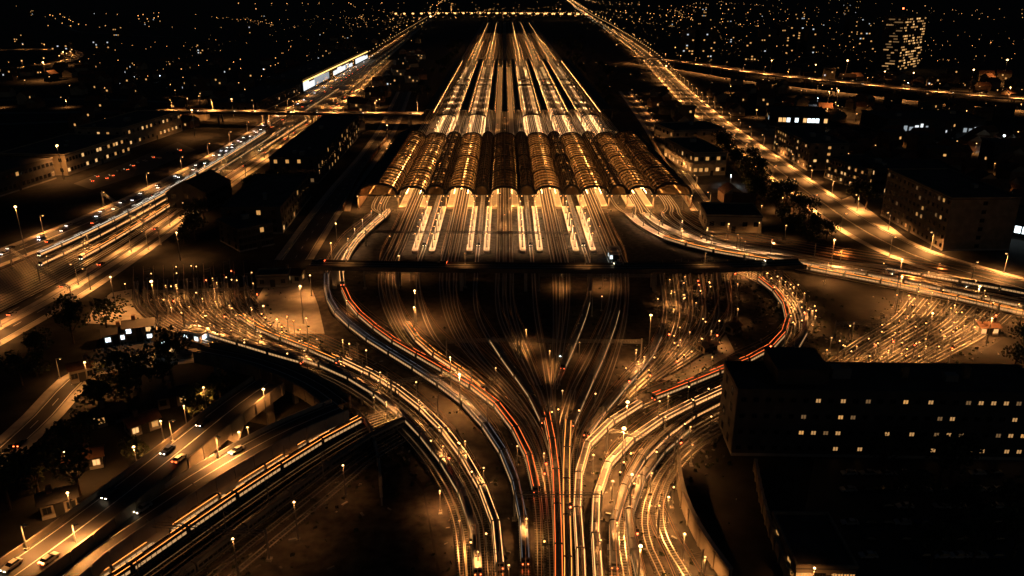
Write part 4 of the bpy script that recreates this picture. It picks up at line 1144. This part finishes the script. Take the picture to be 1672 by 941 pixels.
hut(255, 580, 8, 7, 6, .1, 'narrow house with bright white windows by the junction', 'plaster', 'roof_dark', .6, True, ('window_cool', 'window_warm'), rows=2)
hut(300, 556, 9, 6, 3.2, -.4, 'low white kiosk where the fan meets the rail bridge', 'paint_white', 'roof_dark', .9, False, ('window_cool',))
hut(118, 628, 8, 7, 5, .6, 'gable house lit from the corner road lamp', 'plaster', 'tile', .2)
hut(995, 428, 6, 9, 4.6, 0, 'little pale signal cabin at the girder bridge', 'paint_white', 'grey_metal', .3, False, ('window_cool',), name='signal_cabin', cat='cabin')
hut(1150, 580, 7, 5, 3, .5, 'goods shed in the middle right yard', 'plaster', 'roof_dark', .1, name='goods_shed', cat='shed')
hut(1196, 548, 6, 5, 3, .7, 'smaller goods shed higher in the middle right yard', 'plaster', 'tile', .1, name='goods_shed', cat='shed')
sh = [('plaster', 'tile'), ('stone', 'roof_dark'), ('plaster', 'roof_dark'), ('dark_wall', 'tile')]
spots = [(30, 900), (70, 850), (20, 830), (110, 775), (150, 745), (60, 760), (180, 790), (160, 700), (215, 715), (260, 670), (300, 690), (310, 640), (230, 640), (350, 650), (390, 612), (190, 660), (130, 850), (340, 730), (400, 700), (440, 680), (470, 660), (520, 690), (430, 720), (95, 715)]
lookl = ['single lit window', 'two dim windows', 'dark front', 'lamp lit gable', 'pale side wall', 'patched roof']
for k, (x, y) in enumerate(spots):
    p = P(x, y)
    if not free(p.x + 3, p.y + 2, 1.5): continue
    w, rf = sh[k % 4]
    hut(x, y, R.uniform(7, 11), R.uniform(6, 8), R.uniform(3, 4.5), R.uniform(.3, .8), 'small house beside the lower left viaducts, %s, %s ridge' % (lookl[k % 6], ['grey', 'reddish', 'short', 'long'][k // 6 % 4]), w, rf, R.choice([0, .2, .5]), name='house', cat='house', group='houses by the viaducts')
# ------------------------------------------------------------------ signals, yard lamps, gantries
def sigmesh(kind):
    a = MB(); a.tube((0, 0, 0), (0, 0, 4.4), .08, .06, 6, 'grey_metal'); a.box(-.22, .22, -.12, .02, 3.6, 4.7, 'dark_metal'); a.box(-.3, .3, -.3, .3, 0, .25, 'concrete')
    b = MB(); b.ball((0, -.16, {'r': 3.9, 'a': 4.15, 'w': 4.4}[kind]), .17, .12, .17, {'r': 'bulb_red', 'a': 'bulb_small', 'w': 'bulb_small'}[kind], 6, 4)
    return a.mesh('signal_post'), b.mesh('signal_lamp')
SM = {k: sigmesh(k) for k in 'raw'}
keys = [k for k in TRACKS if k[0] in 'SAHJKYC']
made = 0
SL = {'r': 'railway signal showing red beside a throat track', 'a': 'railway signal showing amber beside a throat track', 'w': 'railway signal with a small white light by the rails'}
while made < 170:
    k = R.choice(keys); p, z = TRACKS[k]; q = R.choice(p)
    if q.y > 330 or q.y < 95: continue
    i = p.index(q); d = (p[min(i + 1, len(p) - 1)] - p[max(0, i - 1)]).normalized(); s = R.choice((-1, 1)) * R.uniform(1.7, 2.2)
    c = R.choice('aawwwr'); a, b = SM[c]
    o = link('signal_post', a, None, (q.x + d.y * s, q.y - d.x * s, 0), R.uniform(-.3, .3), SL[c], 'signal', 'signals in the throat')
    link('signal_lamp', b, o); made += 1
made = 0
while made < 205:
    k = R.choice([k for k in TRACKS if k[0] in 'SAHJYKL']); p, z = TRACKS[k]; q = R.choice(p)
    if q.y > 520 or q.y < 90: continue
    i = p.index(q); d = (p[min(i + 1, len(p) - 1)] - p[max(0, i - 1)]).normalized(); s = R.choice((-1, 1)) * R.uniform(1.9, 2.3)
    lamp(q.x + d.y * s, q.y - d.x * s, 4, 'low yard lamp between the tracks with a small warm pool', 'yard lamps', br=.14, bulb='bulb_small', power=R.choice([500, 1000, 1800, 3000]), name='yard_lamp'); made += 1
def gantry(pa, pb, h, label):
    a, b = P(*pa), P(*pb); L = (b - a).length
    root = empty('catenary_gantry', a, label, 'gantry', 'catenary gantries', math.atan2(b.y - a.y, b.x - a.x))
    n = max(2, int(L / 24) + 1)
    for k in range(n):
        m = MB(); x = L * k / (n - 1); m.tube((x, 0, 0), (x, 0, h + .5), .2, .14, 6, 'grey_metal'); m.box(x - .4, x + .4, -.4, .4, 0, .4, 'concrete'); m.obj('mast', root)
    m = MB()
    for y in (-.3, .3):
        for z in (h - .55, h): m.tube((0, y, z), (L, y, z), .06, .06, 4, 'grey_metal')
    x = 0; u = 0
    while x < L - 1.2:
        for y in (-.3, .3): m.tube((x, y, h - .55 if u else h), (x + 1.2, y, h if u else h - .55), .035, .035, 3, 'grey_metal')
        x += 1.2; u ^= 1
    m.obj('truss_beam', root)
    x = 2
    while x < L - 2:
        d = MB(); d.tube((x, 0, h - .55), (x, 0, h - 1.4), .04, .04, 4, 'grey_metal'); d.tube((x, 0, h - 1.4), (x + 1.1, 0, h - 1.2), .03, .03, 4, 'grey_metal'); d.obj('dropper', root); x += 4.2
gantry((850, 588), (1046, 590), 5.2, 'long catenary gantry across the dark middle of the throat')
gantry((596, 472), (760, 470), 5.2, 'catenary gantry just below the girder bridge on the left')
gantry((880, 476), (1070, 478), 5.2, 'catenary gantry just below the girder bridge on the right')
gantry((730, 590), (845, 586), 5.2, 'catenary gantry beside the glaring left trunk lamp')
gantry((640, 660), (770, 640), 5.2, 'catenary gantry over the sweep of the left fan')
gantry((990, 742), (1100, 760), 5.2, 'catenary gantry over the right trunk curve')
gantry((840, 850), (980, 850), 5.2, 'catenary gantry over the trunk at the bottom')
gantry((240, 505), (410, 500), 5.2, 'catenary gantry over the start of the left fan')
gantry((1360, 560), (1600, 545), 5.2, 'catenary gantry over the far right sidings')
gantry((120, 500), (20, 430), 5.2, 'catenary gantry across the near end of the left corridor')
gantry((262, 400), (170, 335), 5.2, 'catenary gantry across the middle of the left corridor')
gantry((250, 900), (440, 915), 5.2, 'catenary gantry in the dark bottom left yard')
gantry((598, 402), (930, 404), 5.2, 'catenary gantry across the tracks before the platform ends')
# overhead line: a contact wire over each throat track, and masts along them
for k in TRACKS:
    if k[0] not in 'SAHJK': continue
    p = [q for q in TRACKS[k][0] if 60 < q.y < 300 and not (YF - 20 < q.y < YB + 5)]
    if len(p) < 12: continue
    p = [Vector((q.x - p[0].x, q.y - p[0].y, 4.1)) for q in p]; root_ = next(q for q in TRACKS[k][0] if 60 < q.y < 300 and not (YF - 20 < q.y < YB + 5))
    o = empty('overhead_wire', (root_.x, root_.y, 0), 'thin contact wire strung above a throat track', 'wire', 'overhead wires')
    m = MB(); m.sweep(p[::2], [(.03, 0), (0, .05), (-.03, 0)], 'copper'); m.obj('contact_wire', o)
    m = MB(); m.sweep(p[::2], [(.025, .8), (0, .85), (-.025, .8)], 'copper'); m.obj('carrier_wire', o)
mm = MB(); mm.tube((0, 0, 0), (0, 0, 5.4), .11, .08, 6, 'grey_metal'); mm.box(-.25, .25, -.25, .25, 0, .25, 'concrete'); MA = mm.mesh('catenary_mast')
mm = MB(); mm.tube((0, 0, 5.0), (1.7, 0, 4.95), .04, .03, 4, 'grey_metal'); mm.tube((0, 0, 4.2), (1.7, 0, 4.2), .03, .03, 4, 'grey_metal'); mm.tube((0, 0, 4.2), (1.5, 0, 4.95), .025, .025, 4, 'grey_metal'); MA2 = mm.mesh('bracket_arm')
made = 0; pts_ = []
while made < 150:
    k = R.choice([k for k in TRACKS if k[0] in 'SAHJKYLB']); p, z = TRACKS[k]; i = R.randrange(len(p)); q = p[i]
    if q.y > 420 or q.y < 75: continue
    d = (p[min(i + 1, len(p) - 1)] - p[max(0, i - 1)]).normalized(); w = Vector((q.x - d.y * 1.75, q.y + d.x * 1.75, 0))
    if any((w - a).length < 7 for a in pts_): made += .05; continue
    pts_.append(w); o = link('catenary_mast', MA, None, w, math.atan2(-d.x, d.y), 'slim catenary mast with bracket arm beside a track', 'mast', 'catenary masts'); link('bracket_arm', MA2, o); made += 1
# relay cabinets
mm = MB(); mm.box(-.6, .6, -.25, .25, .12, 1.2, 'grey_metal'); mm.box(-.7, .7, -.35, .35, 0, .12, 'concrete'); mm.box(-.66, .66, -.31, .31, 1.2, 1.28, 'grey_metal'); CA = mm.mesh('relay_cabinet')
mm = MB(); mm.box(-.5, -.03, -.27, -.25, .25, 1.1, 'dark_metal'); CD = mm.mesh('cabinet_door')
for n in range(60):
    k = R.choice([k for k in TRACKS if k[0] in 'SAHJ']); p, z = TRACKS[k]; i = R.randrange(len(p)); q = p[i]
    if q.y > 330 or q.y < 90: continue
    d = (p[min(i + 1, len(p) - 1)] - p[max(0, i - 1)]).normalized(); o = link('relay_cabinet', CA, None, (q.x + d.y * 2.1, q.y - d.x * 2.1, 0), heading(d) + 1.57, 'grey relay cabinet beside the throat tracks', 'cabinet', 'relay cabinets'); link('cabinet_door', CD, o)
# weeds and track litter
m = MB(); lt = MB()
ks = [k for k in TRACKS if k[0] in 'SAHJKYB']
for n in range(9000):
    p, z = TRACKS[R.choice(ks)]; q = R.choice(p)
    if q.y > 330 or q.y < 85: continue
    x, y = q.x + R.gauss(0, 5), q.y + R.gauss(0, 3); s = R.uniform(.12, .42)
    if n % 3:
        for a in (R.random() * 3, R.random() * 3): m.face([(x - math.cos(a) * s, y - math.sin(a) * s, .02), (x + math.cos(a) * s, y + math.sin(a) * s, .02), (x + math.cos(a) * s * .8, y + math.sin(a) * s * .8, s * 1.3), (x - math.cos(a) * s * .6, y - math.sin(a) * s * .6, s * R.uniform(.8, 1.6))], 'leaf_dark')
    else: lt.box(-s * R.uniform(.4, 2.4), s, -s * .5, s * .4, .01, s * R.uniform(.2, .7) + .04, R.choice(['sleeper', 'concrete', 'grey_metal', 'dark_wall']), Matrix.Translation((x, y, 0)) @ Matrix.Rotation(R.random() * 3, 4, 'Z'))
m.obj('trackside_weeds', label='low weeds growing between the throat tracks', cat='weeds', kind='stuff')
lt.obj('trackside_litter', label='scattered sleepers and litter between the tracks', cat='litter', kind='stuff')
# ------------------------------------------------------------------ trees
def tree_meshes(seed, h, w, m):
    r = random.Random(seed); t = MB(); t.tube((0, 0, 0), (.1, 0, h * .45), .26, .16, 7, 'bark')
    for k in range(4):
        a = k * 1.6 + r.random(); t.tube((.05, 0, h * .3), (math.cos(a) * w * .35, math.sin(a) * w * .35, h * .62), .12, .05, 5, 'bark')
    c = MB(); lobes = [(r.gauss(0, w * .22), r.gauss(0, w * .22), h * r.uniform(.45, .85), w * r.uniform(.22, .36)) for _ in range(8)]
    for k in range(420):
        x, y, z, q = r.choice(lobes); d = Vector((r.gauss(0, 1), r.gauss(0, 1), r.gauss(0, .8))).normalized() * q * r.uniform(.55, 1.05)
        p = Vector((x, y, z)) + d; u = Vector((r.gauss(0, 1), r.gauss(0, 1), r.gauss(0, 1))).normalized(); v = u.orthogonal().normalized(); n = u.cross(v); s = r.uniform(.22, .5)
        c.face([p + v * s, p + n * s * .7, p - v * s, p - n * s * .7], m)
    return t.mesh('trunk'), c.mesh('crown')
TM = [tree_meshes(3, 7.5, 6, 'leaf'), tree_meshes(4, 9, 7, 'leaf_dark'), tree_meshes(5, 6, 5, 'leaf'), tree_meshes(6, 10, 6.5, 'leaf_dark')]
NTREE = [0]
def tree(x, y, label, group, s=1.0):
    t, c = R.choice(TM); o = link('tree', t, None, (x, y, 0), R.uniform(0, 6), label, 'tree', group); q = s * R.uniform(.8, 1.2); o.scale = (q, q, q); link('crown', c, o); NTREE[0] += 1
def grove(poly, n, label, group, r=2):
    pts = [P(*q) for q in poly]; k = 0; tries = 0
    x0, x1 = min(p.x for p in pts), max(p.x for p in pts); y0, y1 = min(p.y for p in pts), max(p.y for p in pts)
    while k < n and tries < n * 40:
        tries += 1; x, y = R.uniform(x0, x1), R.uniform(y0, y1); ins = False
        for a, b in zip(pts, pts[1:] + pts[:1]):
            if (a.y > y) != (b.y > y) and x < (b.x - a.x) * (y - a.y) / (b.y - a.y) + a.x: ins = not ins
        if ins and free(x, y, r): tree(x, y, label, group); occ(x, y, 1); k += 1
grove([(295, 345), (380, 305), (400, 420), (300, 400)], 45, 'dark leafy tree in the clump between left corridor and fan', 'trees by the left fan')
grove([(380, 305), (460, 245), (540, 200), (520, 250), (440, 330), (400, 340)], 45, 'dark tree along the block edge facing the left corridor', 'trees by the dark blocks')
grove([(30, 640), (60, 560), (150, 530), (230, 545), (150, 600), (80, 650)], 45, 'black tree in the wood below the pale plaza', 'trees below the plaza')
grove([(1170, 240), (1240, 268), (1330, 340), (1420, 400), (1330, 400), (1230, 330)], 60, 'roadside tree on the station side of the right avenue', 'trees by the right avenue')
grove([(1320, 300), (1420, 350), (1480, 400), (1420, 345), (1370, 300)], 14, 'street tree in front of the avenue blocks', 'street trees of the avenue')
grove([(1600, 560), (1672, 545), (1672, 600), (1580, 605)], 14, 'dark tree above the lower right block roof', 'trees behind the right block')
grove([(660, 190), (740, 70), (760, 70), (690, 190)], 30, 'dark tree in the strip left of the far canopies', 'trees left of the far canopies')
grove([(905, 70), (1010, 190), (1060, 190), (950, 62)], 34, 'dark tree in the strip right of the far canopies', 'trees right of the far canopies')
grove([(1290, 300), (1320, 520), (1330, 590), (1340, 440)], 18, 'dark tree between the big loop and right yard', 'trees by the right loop')
grove([(0, 700), (150, 620), (330, 600), (420, 620), (250, 740), (20, 920)], 60, 'small dark tree between the lower left houses', 'trees by the lower left houses', 1)
grove([(370, 760), (460, 660), (540, 690), (420, 740)], 8, 'bush like tree beside the gold lit viaduct', 'trees by the gold viaduct', 1)
grove([(1400, 775), (1672, 770), (1672, 941), (1500, 930)], 10, 'dark tree standing in the unlit car park', 'trees in the car park', 1)
# ------------------------------------------------------------------ town: houses and far lights
HM = []
for k in range(10):
    r = random.Random(40 + k); m = MB(); w, d, h = r.uniform(8, 14), r.uniform(7, 9), r.choice([4, 5, 6, 10])
    m.box(-w / 2, w / 2, -d / 2, d / 2, 0, h, r.choice(['plaster', 'brick', 'dark_wall']))
    if h < 9:
        m.face([(-w / 2 - .4, -d / 2 - .4, h), (w / 2 + .4, -d / 2 - .4, h), (w / 2 + .4, 0, h + 3), (-w / 2 - .4, 0, h + 3)], 'tile'); m.face([(w / 2 + .4, d / 2 + .4, h), (-w / 2 - .4, d / 2 + .4, h), (-w / 2 - .4, 0, h + 3), (w / 2 + .4, 0, h + 3)], 'tile')
        m.face([(-w / 2, -d / 2, h), (-w / 2, 0, h + 2.8), (-w / 2, d / 2, h)], 'plaster'); m.face([(w / 2, d / 2, h), (w / 2, 0, h + 2.8), (w / 2, -d / 2, h)], 'plaster')
    else: m.box(-w / 2 - .2, w / 2 + .2, -d / 2 - .2, d / 2 + .2, h, h + .6, 'roof_dark')
    for i in range(int(h / 3)):
        for j in range(int(w / 3)):
            for sd in (-1, 1):
                if r.random() < .10:
                    x = -w / 2 + 1.5 + j * 3; y = sd * (d / 2 + .04); z = 1.2 + i * 2.8
                    q = [(x - .6, y, z), (x + .6, y, z), (x + .6, y, z + 1.3), (x - .6, y, z + 1.3)]; m.face(q if sd < 0 else q[::-1], r.choice(['window_far'] * 6 + ['window_far_cool']))
    HM.append((m.mesh('house'), max(w, d) / 2, h, w))
HLAB = ['two storey town house', 'brick town house', 'low town house', 'four storey block', 'narrow dwelling', 'wide terrace house', 'plain roofed house', 'tall flat roofed block', 'short gabled house', 'pitched roof dwelling']
far_q = []
AREAS = [((0, 600, 430, 900), 22, 'in the lower left corner'), ((0, 105, 500, 178), 55, 'west of the left road'), ((130, 190, 330, 215), 10, 'behind the long hall'), ((520, 60, 690, 185), 45, 'between left road and canopies'), ((545, 195, 640, 300), 12, 'left of the shed'), ((1065, 150, 1180, 235), 24, 'between right lane and avenue'), ((1090, 240, 1330, 420), 55, 'on the station side of the avenue'), ((1180, 130, 1672, 200), 60, 'below the elevated highway'), ((1330, 225, 1672, 300), 36, 'behind the avenue blocks'), ((1560, 300, 1672, 370), 10, 'at the right edge')]
for (x0, y0, x1, y1), n, where in AREAS:
    k = 0; t = 0
    while k < n and t < n * 12:
        t += 1; p = P(R.uniform(x0, x1), R.uniform(y0, y1)); i = R.randrange(10); me, rad, h, w = HM[i]
        if not free(p.x, p.y, rad + 1): continue
        link('house', me, None, (p.x, p.y, 0), R.choice([0, math.pi / 2, .4, -.3]) + R.uniform(-.1, .1), '%s with scattered lit windows %s' % (HLAB[i], where), 'house', 'houses %s' % where); occ(p.x, p.y, rad); k += 1
    for _ in range(int(n * .8)):
        p = P(R.uniform(x0, x1), R.uniform(y0, y1))
        if free(p.x, p.y, 1):
            dist = p.length; cool = R.random() < .1
            if dist > 850: far_q.append((p.x, p.y)); continue
            lamp(p.x, p.y, 5, ('cool' if cool else 'warm') + ' back street lamp among houses ' + where, 'town lamps ' + where, br=.22 if dist < 500 else .34, bulb='bulb_cool' if cool else 'bulb_small', power=R.choice([1500, 3000, 6000]) if dist < 700 else 0, arm=0, col=(.8, .9, 1) if cool else SOD, name='town_lamp')  # ordinary town street lamps, a low model
# the lights of the far city, past counting
m = MB()
def far_light(x, y, h, r, mt):
    m.tube((x, y, 0), (x, y, h), r * .25, r * .2, 3, 'dark_metal'); m.ball((x, y, h + r * .6), r, r, r, mt, 5, 3)
FARS = [((0, 4, 700, 95), 130, .3), ((420, 2, 720, 60), 230, .5), ((700, 14, 960, 44), 260, .6), ((960, 2, 1440, 105), 420, .4), ((1440, 10, 1672, 42), 40, .2), ((0, 112, 480, 176), 80, .3), ((500, 70, 690, 180), 90, .3), ((1120, 60, 1672, 120), 160, .35), ((1200, 140, 1672, 205), 110, .3), ((1000, 2, 1400, 100), 160, .3), ((560, 20, 800, 70), 120, .5)]
for (x0, y0, x1, y1), n, b in FARS:
    n = int(n * 1.0)
    left = n; grid_a = R.uniform(-.4, .4)
    while left > 0:
        p = P(R.uniform(x0, x1), max(3, R.uniform(y0, y1)))
        if R.random() < .3: a, m_, gap = 0, 1, 1
        else: a, m_, gap = grid_a + R.choice((0, math.pi / 2)) + R.gauss(0, .12), R.randint(4, 16), R.uniform(22, 44) * max(1, p.length / 1400)
        rr = R.uniform(.00009, .00030) * (R.choice((1, 1, 1, 1.5)))
        mt = 'far_bulb' if R.random() < b else 'far_bulb_dim'
        for k in range(m_):
            left -= 1
            x, y = p.x + math.cos(a) * gap * k + R.gauss(0, 2), p.y + math.sin(a) * gap * k + R.gauss(0, 2)
            px, py = pxof(Vector((x, y, 0)))
            if py > 215 or (690 < px < 950 and py > 34) or not free(x, y, 1) or R.random() < .12: continue
            far_light(x, y, R.uniform(4, 9), max(.13, p.length * rr * R.choice((.6, .8, 1, 1, 1.3))), mt)
for px, n in ([(928, 2), (958, 25), (1000, 52), (1052, 90)], 120), ([(600, 101), (705, 30)], 26), ([(690, 27), (945, 27)], 60), ([(90, 30), (112, 45), (128, 52), (150, 54)], 12), ([(705, 30), (715, 8), (735, 2)], 18):
    pth = pxpath(px, 10); L = plen(pth)
    for k in range(n):
        p, d = at(pth, L * k / n); s = R.choice((-1, 1)) * R.uniform(9, 14); far_light(p.x + d.y * s, p.y - d.x * s, 10, max(.3, p.length * R.uniform(.0002, .0004)), 'far_bulb')
for x, y in far_q: far_light(x, y, 5, R.uniform(.22, .4), 'far_bulb')
for x, y, z, br, bulb in FARQ: m.tube((x, y, 0), (x, y, z), .12, .1, 4, 'dark_metal'); m.ball((x, y, z), br, br, br * .8, bulb, 6, 4)
m.obj('far_city_lights', label='scattered warm lights of the far city reaching the horizon', cat='city lights', kind='stuff')
# far apartment slabs
for k in range(46):
    px, py = (R.uniform(1090, 1440), R.uniform(18, 100)) if k < 34 else (R.uniform(0, 480), R.uniform(20, 90))
    p = P(px, py); f = R.choice([5, 8, 11, 14]) if k < 34 else 5; w = .7 * R.uniform(16, 34); b = MB(); b.box(-w / 2, w / 2, -7, 7, 0, f * 3, 'dark_wall'); b.box(-w / 2 - .2, w / 2 + .2, -7.2, 7.2, f * 3 + .01, f * 3 + .8, 'roof_dark')
    for i in range(f):
        for j in range(int(w / 3.2)):
            if R.random() < .11:
                x = -w / 2 + 1.6 + j * 3.2; b.face([(x - .9, -7.05, i * 3 + .9), (x + .9, -7.05, i * 3 + .9), (x + .9, -7.05, i * 3 + 2.3), (x - .9, -7.05, i * 3 + 2.3)], R.choice(['window_far'] * 5 + ['window_far_cool']))
    b.obj('apartment_slab', loc=(p.x, p.y, 0), rz=R.uniform(-.35, .35), label='dark far apartment slab with scattered lit windows %s' % ('beyond the elevated highway' if k < 34 else 'on the far left rise'), cat='apartment block', group='far slabs on the right' if k < 34 else 'far slabs on the left')
# ------------------------------------------------------------------ world, moon, render settings
w = bpy.data.worlds.new('World'); sc.world = w; w.use_nodes = True
nt = w.node_tree; bg = nt.nodes['Background']; sky = nt.nodes.new('ShaderNodeTexSky'); sky.sky_type = 'NISHITA'; sky.sun_disc = False
sky.sun_elevation = math.radians(18); sky.sun_rotation = math.radians(140)
nt.links.new(sky.outputs[0], bg.inputs[0]); bg.inputs[1].default_value = 0.0018
s = bpy.data.lights.new('moon', 'SUN'); s.energy = 0.004; s.angle = math.radians(.5); s.color = (.7, .82, 1)
so = bpy.data.objects.new('moon', s); COL.objects.link(so); so.rotation_euler = (math.radians(72), 0, math.radians(40))
sc.view_settings.view_transform = 'Standard'; sc.view_settings.look = 'None'; sc.view_settings.exposure = 0; sc.view_settings.gamma = 1
c = sc.cycles; c.use_denoising = True; c.max_bounces = 4; c.diffuse_bounces = 2; c.glossy_bounces = 2; c.transparent_max_bounces = 8; c.transmission_bounces = 3
c.sample_clamp_indirect = 1.5; c.use_light_tree = True; c.caustics_reflective = False; c.caustics_refractive = False
print('lamps', NL[0], 'cars', NC[0], 'tracks', NT[0], 'trees', NTREE[0], 'objects', len(bpy.data.objects))
